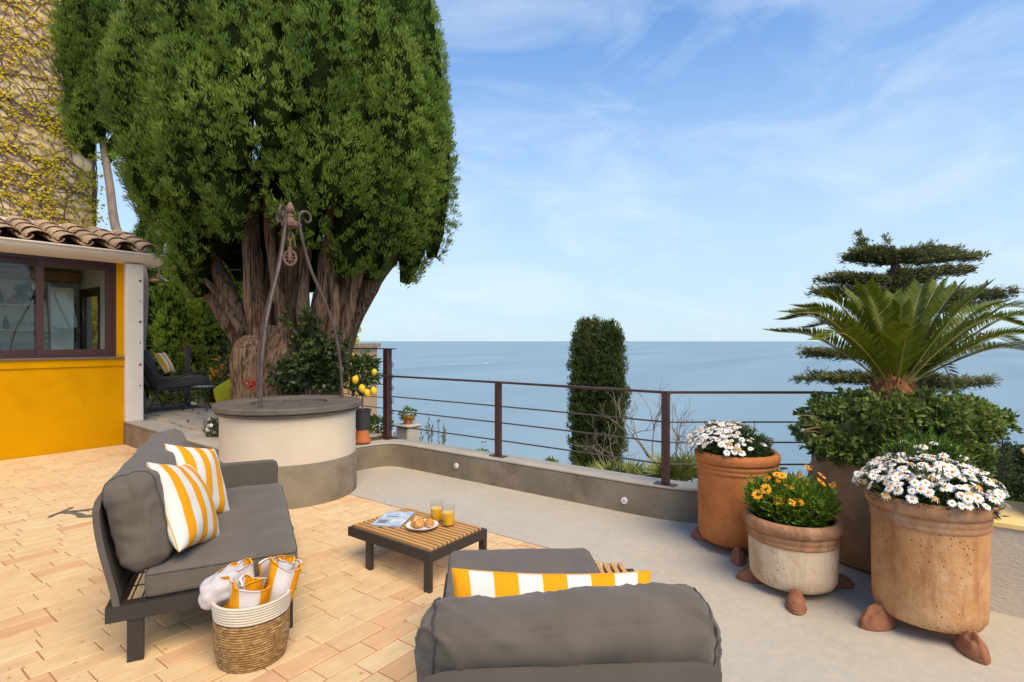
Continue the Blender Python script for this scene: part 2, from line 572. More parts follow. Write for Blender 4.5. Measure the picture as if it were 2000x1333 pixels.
MAT['teak_x'] = M('oiled_teak_side', (0.52, 0.265, 0.085), (0.63, 0.36, 0.13), 3.0, 0.5, 0.2, 40, stretch=(1, 9, 9))
MAT['terracotta_red'] = clay('red_terracotta', (0.53, 0.19, 0.060), (0.27, 0.09, 0.03), (0.56, 0.29, 0.15), (0.58, 0.80), .6, .7, 1.3)
MAT['terracotta_pale'] = clay('limed_terracotta', (0.60, 0.37, 0.20), (0.38, 0.23, 0.12), (0.72, 0.57, 0.40), (0.34, 0.54), .9, .5, 4.1, 4.0)
MAT['terracotta_rim'] = clay('weathered_terracotta_rim', (0.47, 0.235, 0.12), (0.17, 0.095, 0.05), (0.56, 0.37, 0.24), (0.52, 0.72), .8, 1.0, 7.7, 5.0)
MAT['terracotta_mid'] = clay('stained_terracotta', (0.58, 0.29, 0.12), (0.34, 0.125, 0.04), (0.66, 0.42, 0.22), (0.46, 0.66), 1.0, 1.0, 2.9)
MAT['foot'] = M('orange_terracotta', (0.37, 0.15, 0.07), (0.23, 0.085, 0.04), 16.0, 0.8, 1.2, 55, detail=8)
MAT['urn'] = clay('brown_clay_urn', (0.43, 0.25, 0.125), (0.24, 0.13, 0.06), (0.50, 0.33, 0.18), (0.45, 0.7), .8, .8, 9.2, 2.0)
MAT['soil'] = M('potting_soil', (0.025, 0.017, 0.012), (0.05, 0.035, 0.025), 30, 0.95, 0.9, 70)
MAT['orange_pot'] = M('new_terracotta', (0.55, 0.17, 0.05), (0.48, 0.14, 0.04), 5, 0.7, 0.1, 60)
MAT['black_pot'] = M('dark_plastic_pot', (0.032, 0.033, 0.036), (0.042, 0.043, 0.046), 6, 0.55)
MAT['rope'] = M('cream_cotton_rope', (0.70, 0.62, 0.50), (0.62, 0.54, 0.42), 9, 0.9, 0.5, 160, bstretch=(1, 1, 2))
MAT['seagrass'] = M('twisted_seagrass', (0.44, 0.24, 0.075), (0.24, 0.11, 0.028), 20, 0.8, 1.4, 55, stretch=(1.2, 1.2, 5.0), c3=(0.58, 0.37, 0.15), s3=26, t3=(0.48, 0.62))
MAT['bark'] = M('cypress_bark', (0.130, 0.076, 0.046), (0.225, 0.148, 0.095), 11, 0.95, 2.2, 26, stretch=(3, 3, 0.25), c3=(0.048, 0.028, 0.019), s3=12, t3=(0.47, 0.60), spec=0.12)
MAT['bark_grey'] = M('pale_grey_bark', (0.33, 0.26, 0.20), (0.22, 0.165, 0.13), 6, 0.9, 1.0, 26, stretch=(3, 3, 0.6))
MAT['bark_dark'] = M('dark_bark', (0.07, 0.045, 0.035), (0.11, 0.075, 0.06), 8, 0.9, 0.8, 26)
MAT['twig'] = M('bare_twig_bark', (0.25, 0.205, 0.15), (0.17, 0.14, 0.105), 6, 0.85)
MAT['vine_stem'] = M('vine_stem', (0.16, 0.10, 0.065), (0.23, 0.15, 0.10), 8, 0.9)
MAT['dry_twig'] = M('dry_brown_twig', (0.33, 0.20, 0.12), (0.24, 0.13, 0.08), 8, 0.9)
MAT['inner'] = M('shaded_foliage_core', (0.008, 0.014, 0.004), (0.020, 0.032, 0.008), 9, 1.0, 1.0, 18, spec=0.0)  # core colour far darker than the leaves, carrying the shade inside the foliage
MAT['vine_wall'] = M('sand_stone_render', (0.86, 0.68, 0.43), (0.76, 0.57, 0.34), 1.2, 0.95, 0.7, 12, c3=(0.58, 0.41, 0.23), s3=1.3, t3=(0.54, 0.74), spec=0.1)
MAT['flagstone'] = M('pale_flagstone', (0.58, 0.45, 0.30), (0.47, 0.37, 0.25), 3.5, 0.85, 0.4, 30)
MAT['moss_joint'] = M('mossy_soil_joint', (0.085, 0.075, 0.035), (0.06, 0.07, 0.022), 9, 0.95, 0.6, 60)
MAT['dark_ground'] = M('dark_garden_deck', (0.055, 0.043, 0.038), (0.075, 0.06, 0.052), 4, 0.9, 0.4, 30)
MAT['terrain'] = M('scrubby_hillside', (0.085, 0.10, 0.04), (0.16, 0.15, 0.075), 0.25, 0.95, 0.8, 2)
MAT['stone'] = M('grey_boulder', (0.15, 0.14, 0.125), (0.21, 0.195, 0.175), 5, 0.85, 0.5, 30)
MAT['brass'] = M('aged_brass', (0.56, 0.34, 0.11), (0.42, 0.24, 0.075), 18, 0.32, metal=0.9)
MAT['pipe'] = M('aged_copper_pipe', (0.20, 0.145, 0.11), (0.27, 0.19, 0.14), 10, 0.5, metal=0.3)
MAT['glass'] = thin_glass('clear_drinking_glass', (0.97, 0.98, 0.98), 1.0)
MAT['pane'] = thin_glass('window_glass', (0.92, 0.95, 0.92), 0.9)
MAT['juice'] = M('orange_juice', (0.95, 0.47, 0.004), (0.95, 0.52, 0.01), 14, 0.25)
MAT['porcelain'] = M('white_porcelain', (0.80, 0.76, 0.71), None, rough=0.2)
MAT['pastry'] = M('golden_pastry', (0.62, 0.30, 0.075), (0.45, 0.18, 0.035), 24, 0.55, 0.7, 60, c3=(0.74, 0.47, 0.20), s3=18)
MAT['interior_wall'] = M('interior_plaster', (0.70, 0.66, 0.58), (0.64, 0.60, 0.53), 2, 0.9)
MAT['interior_floor'] = M('interior_floor', (0.32, 0.22, 0.14), (0.27, 0.18, 0.11), 4, 0.7)
MAT['beam'] = M('rustic_wood_beam', (0.30, 0.165, 0.06), (0.19, 0.095, 0.032), 6, 0.8, 0.5, 30, stretch=(1, 6, 6))
MAT['cupboard'] = M('pale_cupboard', (0.66, 0.66, 0.60), (0.62, 0.62, 0.57), 2, 0.5)
MAT['picture'] = M('red_brown_print', (0.34, 0.085, 0.035), (0.20, 0.05, 0.03), 18, 0.6)
MAT['green_glass'] = M('bottle_green', (0.035, 0.085, 0.03), (0.06, 0.05, 0.025), 10, 0.2)
MAT['clear_ware'] = thin_glass('glassware', (0.88, 0.92, 0.9), 2.0)
MAT['daisy_white'] = M('daisy_petal', (0.83, 0.81, 0.76), None, rough=0.7)
MAT['daisy_eye'] = M('daisy_eye', (0.70, 0.34, 0.012), (0.60, 0.26, 0.01), 90, 0.8)
MAT['orange_petal'] = M('orange_petal', (0.86, 0.40, 0.006), (0.85, 0.32, 0.004), 30, 0.65)
MAT['dark_eye'] = M('dark_flower_eye', (0.09, 0.03, 0.01), None, rough=0.8)
MAT['red_petal'] = M('red_geranium_petal', (0.62, 0.03, 0.012), (0.70, 0.06, 0.02), 40, 0.6)
MAT['lemon'] = M('lemon_peel', (0.88, 0.47, 0.008), (0.86, 0.53, 0.015), 12, 0.45, 0.25, 160)
MAT['stem_green'] = M('green_stem', (0.10, 0.13, 0.03), (0.14, 0.15, 0.05), 9, 0.7)
MAT['rachis'] = M('cycad_rachis', (0.24, 0.20, 0.03), (0.30, 0.23, 0.05), 6, 0.5)
MAT['cycad_crown'] = M('cycad_crown_fuzz', (0.30, 0.12, 0.04), (0.15, 0.06, 0.025), 22, 0.95, 0.8, 70)
MAT['peach'] = M('peach_render', (0.68, 0.42, 0.23), (0.60, 0.36, 0.19), 1.5, 0.85, 0.2, 20)
MAT['white_facade'] = M('bright_white_facade', (0.86, 0.85, 0.82), (0.83, 0.81, 0.78), 0.8, 0.85, 0.1, 20)
MAT['grate'] = M('worn_metal_inlay', (0.145, 0.135, 0.115), (0.20, 0.18, 0.15), 12, 0.55, 0.2, 60, metal=0.2)
MAT['boat_white'] = M('white_boat_hull', (0.75, 0.74, 0.72), None, rough=0.4)
MAT['boat_red'] = M('red_boat_hull', (0.30, 0.06, 0.05), None, rough=0.4)
MAT['boat_dark'] = M('dark_boat_hull', (0.06, 0.06, 0.07), None, rough=0.4)
MAT['foam'] = M('boat_wake_foam', (0.80, 0.83, 0.85), None, rough=0.9)
MAT['iron_black'] = M('dark_wrought_iron', (0.040, 0.033, 0.030), (0.075, 0.06, 0.052), 12, 0.45, 0.2, 100, metal=0.3)

MAT['cypress'] = leaf_mat('cypress_spray', (0.050, 0.092, 0.014), (0.225, 0.330, 0.046), (0.30, 0.38, 0.07), trans=0.32)
MAT['cypress_far'] = leaf_mat('far_cypress_spray', (0.030, 0.055, 0.016), (0.115, 0.150, 0.040), (0.19, 0.15, 0.045), trans=0.15, patch=0.7)
MAT['hedge'] = leaf_mat('sunlit_cypress_spray', (0.11, 0.18, 0.014), (0.33, 0.45, 0.05), (0.46, 0.52, 0.08), trans=0.35)  # leaf colour raised to carry the sunlight on the garden row
MAT['cedar'] = leaf_mat('cedar_needles', (0.075, 0.088, 0.034), (0.25, 0.25, 0.08), (0.34, 0.30, 0.10), trans=0.25, patch=0.9)
MAT['cycad'] = leaf_mat('cycad_leaflet', (0.065, 0.095, 0.006), (0.185, 0.215, 0.014), (0.30, 0.29, 0.03), rough=0.4, trans=0.25, spec=0.4)
MAT['jade'] = leaf_mat('succulent_leaf', (0.070, 0.110, 0.022), (0.240, 0.310, 0.065), (0.40, 0.40, 0.10), rough=0.5, trans=0.2, patch=4)
MAT['shrub'] = leaf_mat('dark_shrub_leaf', (0.022, 0.042, 0.012), (0.085, 0.125, 0.035), (0.18, 0.21, 0.05), rough=0.4, trans=0.2, spec=0.45, patch=3)
MAT['lemon_leaf'] = leaf_mat('lemon_leaf', (0.025, 0.055, 0.012), (0.085, 0.145, 0.035), (0.18, 0.22, 0.05), rough=0.4, trans=0.2, spec=0.45, patch=6)
MAT['daisy_leaf'] = leaf_mat('feathery_daisy_leaf', (0.025, 0.055, 0.015), (0.075, 0.125, 0.030), (0.14, 0.20, 0.04), trans=0.2, patch=6)
MAT['fresh_leaf'] = leaf_mat('fresh_green_leaf', (0.060, 0.120, 0.012), (0.19, 0.29, 0.028), (0.30, 0.37, 0.05), trans=0.25, patch=6)
MAT['vine_leaf'] = leaf_mat('young_vine_leaf', (0.50, 0.44, 0.012), (0.80, 0.66, 0.035), (0.82, 0.52, 0.03), trans=0.3, patch=0.6)
MAT['palm'] = leaf_mat('fan_palm_leaf', (0.075, 0.105, 0.018), (0.22, 0.25, 0.05), (0.36, 0.34, 0.09), trans=0.25, patch=3)
MAT['olive'] = leaf_mat('grey_green_olive_leaf', (0.11, 0.14, 0.075), (0.24, 0.27, 0.14), None, trans=0.2, patch=3)
MAT['wood_far'] = leaf_mat('far_wood_foliage', (0.028, 0.045, 0.016), (0.085, 0.11, 0.04), (0.15, 0.15, 0.05), trans=0.15, patch=0.5)
MAT['ear'] = leaf_mat('elephant_ear_blade', (0.20, 0.25, 0.012), (0.36, 0.38, 0.02), None, rough=0.4, trans=0.45, patch=4)
MAT['rosette_dark'] = leaf_mat('dark_leaf_mass', (0.016, 0.032, 0.009), (0.045, 0.075, 0.02), None, trans=0.1)  # darker copy of the succulent leaf, inner shade put into its colour


# ------------------------------------------------------------------ foliage
def unit(a):
    return a / np.maximum(np.linalg.norm(a, axis=-1, keepdims=True), 1e-9)


def leaves_mesh(name, p, d, s, L, Wd, tint, mat, fold=0.0):
    """one pointed four-cornered blade per row: base p, direction d, side s, length L, width Wd"""
    n = len(p)
    d = unit(d)
    s = unit(s - d * (s * d).sum(1, keepdims=True))
    nrm = np.cross(d, s)
    L = np.broadcast_to(np.asarray(L, float), (n,))[:, None]
    Wd = np.broadcast_to(np.asarray(Wd, float), (n,))[:, None]
    mid = p + d * L * 0.52
    up = nrm * Wd * fold
    V = np.empty((n, 4, 3))
    V[:, 0] = p
    V[:, 1] = mid + s * Wd * 0.5 + up
    V[:, 2] = p + d * L
    V[:, 3] = mid - s * Wd * 0.5 + up
    me = bpy.data.meshes.new(name)
    me.vertices.add(n * 4)
    me.vertices.foreach_set('co', V.astype(np.float32).ravel())
    me.loops.add(n * 4)
    me.loops.foreach_set('vertex_index', np.arange(n * 4, dtype=np.int32))
    me.polygons.add(n)
    me.polygons.foreach_set('loop_start', np.arange(0, n * 4, 4, dtype=np.int32))
    at_ = me.attributes.new('tint', 'FLOAT', 'FACE')
    at_.data.foreach_set('value', np.broadcast_to(np.asarray(tint, np.float32), (n,)).astype(np.float32).copy())
    me.materials.append(mat)
    me.update(calc_edges=True)
    me.validate()
    return me


def leaves(name, p, d, s, L, Wd, tint, mat, parent, fold=0.0, kind='stuff'):
    o = link(name, leaves_mesh(name, p, d, s, L, Wd, tint, mat, fold), parent)
    if kind: o['kind'] = kind
    return o


def tufts(c, d, per, spread, L, Wd, tint=None, jit=0.02):
    """fan of `per` blades at every centre c along d -> arrays for leaves()"""
    n = len(c)
    c = np.repeat(c, per, 0)
    dd = unit(np.repeat(d, per, 0) + rng.normal(0, spread, (n * per, 3)))
    c = c + rng.normal(0, jit, c.shape)
    s = rng.normal(0, 1, c.shape)
    L_ = L * rng.uniform(0.6, 1.25, len(c))
    W_ = Wd * rng.uniform(0.7, 1.25, len(c))
    t = np.repeat(rng.uniform(0.15, 0.75, n) if tint is None else tint, per) + rng.normal(0, 0.10, n * per)
    return c, dd, s, L_, W_, np.clip(t, 0, 1)


def puffs(c, d, per, rad, L, Wd, tint):
    """fluffy little sprays: `per` blades bursting from every centre c, mostly towards d"""
    n = len(c)
    v = unit(rng.normal(0, 1, (n * per, 3)) + np.repeat(d, per, 0) * 1.15)
    p = np.repeat(c, per, 0) + v * (rad * rng.uniform(0.0, 0.75, (n * per, 1)))
    dd = unit(v * .8 + np.repeat(d, per, 0) * .5 + rng.normal(0, .22, p.shape) + np.array([0, 0, .55]))
    t = np.repeat(tint, per) + .17 * v[:, 2] + rng.normal(0, .07, n * per)  # upward blades get a lighter tint, light from above put into the colour
    return p, dd, rng.normal(0, 1, p.shape), L * rng.uniform(.65, 1.25, len(p)), Wd * rng.uniform(.7, 1.25, len(p)), np.clip(t, 0, 1)


def plume_points(base, axis, Lp, Rp, n, out=None, cull=-0.25):
    """points on the skin of a flame-shaped plume; `out` = outward direction for dropping the hidden side"""
    axis = np.asarray(axis, float); axis /= np.linalg.norm(axis)
    e1 = np.cross(axis, [0.3, 0.9, 0.1]); e1 /= np.linalg.norm(e1)
    e2 = np.cross(axis, e1)
    t = rng.beta(1.5, 1.7, n)
    phi = rng.uniform(0, 2 * math.pi, n)
    rad = e1[None] * np.cos(phi)[:, None] + e2[None] * np.sin(phi)[:, None]
    prof = np.sin(np.pi * np.clip(t, 0.02, 0.995) ** 0.72) ** 0.75
    lump = 1 + 0.22 * np.sin(phi * 3 + t * 9 + base[0] * 7) * np.sin(t * 14 + phi * 2 + base[1] * 5)
    r = Rp * prof * lump * rng.uniform(0.86, 1.06, n)
    p = np.asarray(base)[None] + axis[None] * (t * Lp)[:, None] + rad * r[:, None]
    d = unit(axis[None] * (0.75 + 0.5 * t)[:, None] + rad * 0.75)
    if out is not None:
        k = (rad * np.asarray(out)[None]).sum(1) > cull
        p, d, t = p[k], d[k], t[k]
    return p, d, t


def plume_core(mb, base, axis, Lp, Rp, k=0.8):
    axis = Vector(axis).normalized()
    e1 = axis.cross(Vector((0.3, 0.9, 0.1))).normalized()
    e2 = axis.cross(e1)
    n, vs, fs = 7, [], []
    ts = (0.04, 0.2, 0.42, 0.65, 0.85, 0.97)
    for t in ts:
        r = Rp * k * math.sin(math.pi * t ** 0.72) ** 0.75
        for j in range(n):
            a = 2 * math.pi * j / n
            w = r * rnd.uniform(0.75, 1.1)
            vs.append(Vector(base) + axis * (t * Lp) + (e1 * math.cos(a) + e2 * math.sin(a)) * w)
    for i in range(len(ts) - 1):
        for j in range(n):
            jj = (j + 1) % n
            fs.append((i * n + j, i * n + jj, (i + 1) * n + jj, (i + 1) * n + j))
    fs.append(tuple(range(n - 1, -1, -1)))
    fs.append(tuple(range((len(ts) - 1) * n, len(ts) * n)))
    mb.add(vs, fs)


def cat_tufts(lst):
    return [np.concatenate([a[i] for a in lst]) for i in range(len(lst[0]))]


def blob_points(c, r, n, seed=0, inner=0.55):
    """points through an uneven rounded mass; returns position and outward direction"""
    v = unit(rng.normal(0, 1, (n, 3)))
    lump = 1 + 0.22 * np.sin(v[:, 0] * 5 + seed) * np.sin(v[:, 1] * 6 + seed * 1.7) + 0.14 * np.sin(v[:, 2] * 9 + seed * 2.3 + v[:, 0] * 7)
    k = rng.uniform(inner, 1, n) ** 0.6 * lump
    return np.asarray(c)[None] + v * k[:, None] * np.asarray(r)[None], v
# ================================================================== SETTING
# ---- sea and hillside
def grid_mesh(name, fn, us, vs_, mat, smooth=True):
    V, F = [], []
    for a in us:
        for b_ in vs_:
            V.append(fn(a, b_))
    nv = len(vs_)
    for i in range(len(us) - 1):
        for j in range(nv - 1):
            F.append((i * nv + j, (i + 1) * nv + j, (i + 1) * nv + j + 1, i * nv + j + 1))
    mb = MB().add(V, F)
    return mb.mesh(name, mat, 'all' if smooth else False)


SEA_Z = -60.0


def sea_material():
    m, nt, b = nodes_of('sea_water')
    N, L = nt.nodes, nt.links
    g = N.new('ShaderNodeNewGeometry')
    mp = N.new('ShaderNodeMapping'); mp.inputs['Scale'].default_value = (0.0009, 0.0060, 1); mp.inputs['Rotation'].default_value = (0, 0, math.radians(-53))
    L.new(g.outputs['Position'], mp.inputs['Vector'])
    n = N.new('ShaderNodeTexNoise'); n.inputs['Scale'].default_value = 1.0; n.inputs['Detail'].default_value = 5
    L.new(mp.outputs['Vector'], n.inputs['Vector'])
    r = N.new('ShaderNodeValToRGB')
    r.color_ramp.elements[0].position, r.color_ramp.elements[0].color = 0.3, (0.15, 0.245, 0.29, 1)
    r.color_ramp.elements[1].position, r.color_ramp.elements[1].color = 0.72, (0.25, 0.35, 0.395, 1)
    L.new(n.outputs['Fac'], r.inputs['Fac'])
    L.new(r.outputs['Color'], b.inputs['Base Color'])
    b.inputs['Roughness'].default_value = 0.38
    b.inputs['IOR'].default_value = 1.33
    n2 = N.new('ShaderNodeTexNoise'); n2.inputs['Scale'].default_value = 0.22; n2.inputs['Detail'].default_value = 6
    L.new(g.outputs['Position'], n2.inputs['Vector'])
    bp = N.new('ShaderNodeBump'); bp.inputs['Strength'].default_value = 0.5; bp.inputs['Distance'].default_value = 1.0
    L.new(n2.outputs['Fac'], bp.inputs['Height']); L.new(bp.outputs['Normal'], b.inputs['Normal'])
    return m


MAT['sea'] = sea_material()
S_ = 90000.0
sea = MB().add([(-S_, -S_, SEA_Z), (S_, -S_, SEA_Z), (S_, S_, SEA_Z), (-S_, S_, SEA_Z)], [(0, 1, 2, 3)]).build('sea', MAT['sea'])
props(sea, 'calm pale blue sea reaching the horizon', None, None, 'structure')


def hill_z(X, Y):
    z = -4.5 - 0.46 * max(0.0, Y - 5.0)
    s = X / max(Y, 6.0)
    if s > 0.72: z += min(1.0, (s - 0.72) / 0.35) * (0.16 * max(Y, 6.0) + 2.0)
    if s < -0.30: z += min(1.0, (-s - 0.30) / 0.3) * (4.6 + 0.46 * max(0.0, Y - 5.0) + 0.10 * Y)
    z += 0.6 * noise.noise(Vector((X * 0.13, Y * 0.13, 0)))
    return z


ts = [-8, 0, 4, 8, 12, 16, 20, 26, 34, 44, 58, 76, 100, 130, 170]
ss = [-2.2, -1.6, -1.2, -1.0, -0.85, -0.7, -0.6, -0.5, -0.4, -0.3, -0.2, -0.1, 0, 0.15, 0.3, 0.45, 0.6, 0.72, 0.8, 0.9, 1.0, 1.15, 1.4, 1.8, 2.4]


def hill_pt(Y, s):
    X = s * max(Y, 10.0)
    z = hill_z(X, Y)
    if Y < 21: z = min(z, -4.0)
    return c2w(X, Y, max(z, SEA_Z - 2))


hill = link('hillside', grid_mesh('hillside', hill_pt, ts, ss, MAT['terrain']))
props(hill, 'scrubby green hillside falling away below the terrace to the sea', None, None, 'structure')

# ---- terrace body, brick paving, concrete walk
WELL = Vector((3.345, 5.56, 0))
BR_X1 = 3.655
tb = MB().box(-3.0, 5.12, -4.0, 15.5, -5.5, -0.05).build('terrace_base', MAT['kerb'])
props(tb, 'rendered base of the terrace under its paving', None, None, 'structure')

BR_Y0 = 1.74
floor = MB().box(-2.2, BR_X1, BR_Y0, 10.2, -0.049, -0.006).build('brick_floor', MAT['mortar'])
props(floor, 'terrace floor of pale terracotta bricks laid in rows', None, None, 'structure')
BL, BW, JT = 0.300, 0.1455, 0.0064


def brick_shape(lx, ly, h=0.03, ch=0.0035):
    x0, x1, y0, y1 = -lx / 2, lx / 2, -ly / 2, ly / 2
    vs = [(x0, y0, -h), (x1, y0, -h), (x1, y1, -h), (x0, y1, -h),
          (x0, y0, -ch), (x1, y0, -ch), (x1, y1, -ch), (x0, y1, -ch),
          (x0 + ch, y0 + ch, 0), (x1 - ch, y0 + ch, 0), (x1 - ch, y1 - ch, 0), (x0 + ch, y1 - ch, 0)]
    fs = [(8, 9, 10, 11)] + [(i, (i + 1) % 4, 4 + (i + 1) % 4, 4 + i) for i in range(4)] + [(4 + i, 4 + (i + 1) % 4, 8 + (i + 1) % 4, 8 + i) for i in range(4)]
    return vs, fs


bricks = []
y = BR_Y0 + 0.004
row = 0
while y < 10.12:
    x = BR_X1 - rnd.uniform(0.05, 0.3)
    first = True
    x1 = BR_X1
    while x1 > -2.1:
        ln = (x1 - x) if first else BL * rnd.uniform(0.965, 1.03)
        first = False
        x0 = x1 - ln
        bricks.append((x0 + ln / 2, y + BW / 2, ln - JT, BW - JT * rnd.uniform(0.75, 1.5)))
        x1 = x0
    y += BW
    row += 1


def brick_score(b):
    x, yy = b[0], b[1]
    X, Y = 0.6 * x - 0.8 * yy, 0.8 * x + 0.6 * yy
    if Y < 2.4 or abs(X) > 0.95 * Y + 0.1: return 0
    if (x - WELL.x) ** 2 + (yy - WELL.y) ** 2 < 0.6 ** 2: return 0
    return b[2] * b[3] / Y ** 3


bricks.sort(key=brick_score, reverse=True)
bv, bf = brick_shape(BL - JT, BW - JT)
brick_me = []
for k in range(4):
    vs = [(p[0] + rnd.uniform(-.0012, .0012), p[1] + rnd.uniform(-.0012, .0012), p[2] + (rnd.uniform(-.0012, .0012) if i > 3 else 0)) for i, p in enumerate(bv)]
    brick_me.append(MB().add(vs, bf).mesh('brick', MAT['brick']))
mass_v, mass_f, mass_t = [], [], []
for i, (bx, by, lx, ly) in enumerate(bricks):
    zz = rnd.uniform(-0.0018, 0.0012)
    if i < 300:
        link('brick', brick_me[i % 4], floor, (bx, by, zz), (0, 0, rnd.uniform(-.003, .003)), (lx / (BL - JT), ly / (BW - JT), 1))
    else:
        vs, fs = brick_shape(lx, ly)
        b0 = len(mass_v)
        mass_v += [(bx + p[0], by + p[1], zz + p[2]) for p in vs]
        mass_f += [tuple(b0 + q for q in f) for f in fs]
        mass_t += [rnd.random()] * len(fs)
mb = MB().add(mass_v, mass_f)
me = mb.mesh('far_bricks', MAT['brick_mass'])
me.attributes.new('tint', 'FLOAT', 'FACE').data.foreach_set('value', mass_t)
o = link('far_bricks', me, floor); o['kind'] = 'stuff'

walk = MB().prism([(BR_X1 + 0.004, 5.95), (BR_X1 + 0.004, BR_Y0 - .004), (-2.2, BR_Y0 - .004), (-2.2, -4.0), (6.1, -4.0), (6.1, 5.95)], -0.048, 0.002).build('concrete_walk', MAT['concrete'])
props(walk, 'smooth grey concrete strip between the bricks and the low wall', None, None, 'structure')

# a few dry leaf bits blown over the terrace
lp_ = []
for k in range(90):
    lp_.append((rnd.uniform(3.7, 4.8), rnd.uniform(-.6, 5.6)) if k % 3 else (4.80 - abs(rnd.gauss(0, .05)), rnd.uniform(1.9, 5.4)))
lp_ = np.array([(x_, y_, .006) for x_, y_ in lp_])
o = leaves('leaf_litter', lp_, rng.normal(0, 1, lp_.shape) * [1, 1, .12], rng.normal(0, 1, lp_.shape) * [1, 1, .2], rng.uniform(.008, .022, 90), .007, rng.uniform(0, 1, 90), leaf_mat('dry_leaf_bits', (0.10, 0.055, 0.025), (0.30, 0.19, 0.09), None, trans=.05, patch=9), None, .2)
props(o, 'tiny dry leaf bits scattered over the concrete', None, None, 'stuff')

# ---- metal grille let into the bricks
gr = thing('floor_grille', 'flat grey metal grille with a diamond shape let into the brick floor', 'grille', on(163, 996, 0.004), math.radians(2))
gr.location = on(119, 1001, 0.004)
gr.rotation_euler = (0, 0, math.radians(-53.13 + 3))
MB().box(-0.012, 0.012, -0.15, 0.15, 0, 0.006).build('end_bar', MAT['grate'], gr)
for sg in (1, -1):
    ol_ = [(.013, .004), (.013, .035), (.12, .045), (.20, .09), (.27, .165), (.38, .165), (.45, .09), (.53, .045), (.64, .035), (.64, .004), (.53, .010), (.44, .040), (.325, .115), (.21, .040), (.12, .010)]
    pts_ = [(x_, y_ * sg) for x_, y_ in ol_]
    MB().prism(pts_[::-1] if sg > 0 else pts_, 0, 0.005).build('strap', MAT['grate'], gr)


# ---- low walls
def offset_line(line, d):
    out = []
    for i, p in enumerate(line):
        a = Vector(line[max(i - 1, 0)]); b_ = Vector(line[min(i + 1, len(line) - 1)])
        t = (b_ - a).normalized()
        out.append((p[0] - t.y * d, p[1] + t.x * d))
    return out


def wall_along(mb, line, d, z0, z1, mi=0, ch=0.012):
    """solid wall along a plan line, d thick on the left-hand side, upper edges eased"""
    off = offset_line(line, d)
    a_in = offset_line(line, ch); b_in = offset_line(line, d - ch)
    vs, n = [], len(line)
    for i in range(n):
        vs += [(*line[i], z0), (*line[i], z1 - ch), (*a_in[i], z1), (*b_in[i], z1), (*off[i], z1 - ch), (*off[i], z0)]
    fs = []
    for i in range(n - 1):
        for j in range(5):
            fs.append((i * 6 + j, i * 6 + j + 1, (i + 1) * 6 + j + 1, (i + 1) * 6 + j))
    fs.append((0, 1, 2, 3, 4, 5)); fs.append(tuple((n - 1) * 6 + j for j in (5, 4, 3, 2, 1, 0)))
    mb.add(vs, fs, mi)


par_line = [(x_, y_) for x_, y_, _ in smooth_path([(3.75, 5.74, 0), (4.1, 5.74, 0), (4.45, 5.72, 0), (4.72, 5.66, 0), (4.83, 5.50, 0), (4.85, 5.2, 0)], 30)]
par_line += [(4.85, yy) for yy in (4.6, 4.0, 3.4, 2.8, 2.3)]
par_line += [(x_, y_) for x_, y_, _ in smooth_path([(4.855, 2.05, 0), (4.90, 1.75, 0), (5.02, 1.50, 0), (5.25, 1.25, 0), (5.55, 0.92, 0), (5.8, 0.5, 0), (5.82, -0.2, 0)], 24)]
par = thing('parapet_wall', 'long low grey cement wall along the seaward edge of the terrace', 'low wall')
mb = MB(); wall_along(mb, par_line, 0.26, -0.04, 0.292); mb.build('wall_body', MAT['kerb'], par, 'soft')
mb = MB(); wall_along(mb, offset_line(par_line, -0.004), 0.275, 0.2925, 0.312, ch=0.006); mb.build('coping', MAT['kerb_top'], par, 'soft')
for px, py in ((892, 910), (1220, 978)):
    # round step light on the inner face x = 4.85
    sx = (px - CX) / FOC
    Y = 4.85 / (0.6 * sx + 0.8)
    p = at(px, py, Y)
    l_ = MB().lathe([(0.0, 0.0), (0.028, 0.0), (0.032, 0.004), (0.032, 0.018)], 20, c=(0, 0, 0)).build('step_light', MAT['white_light'], par, True, (4.832, p.y, p.z), (0, math.radians(90), 0))
    MB().lathe([(0.0, -0.003), (0.008, -0.003), (0.009, 0.001)], 10).build('lens', MAT['stone'], l_, True)

lk = thing('kerb_wall', 'low grey cement kerb below the flagstone terrace beside the yellow house', 'low wall')
kl = [(3.30, 10.42), (3.27, 10.2), (3.22, 9.0), (3.15, 7.5), (3.10, 6.05)]
kl = kl[::-1]
mb = MB(); wall_along(mb, kl, -0.24, -0.04, 0.345); mb.build('wall_body', MAT['kerb'], lk, 'soft')
mb = MB(); wall_along(mb, offset_line(kl, 0.004), -0.252, 0.3455, 0.362, ch=0.005); mb.build('coping', MAT['kerb_top'], lk, 'soft')

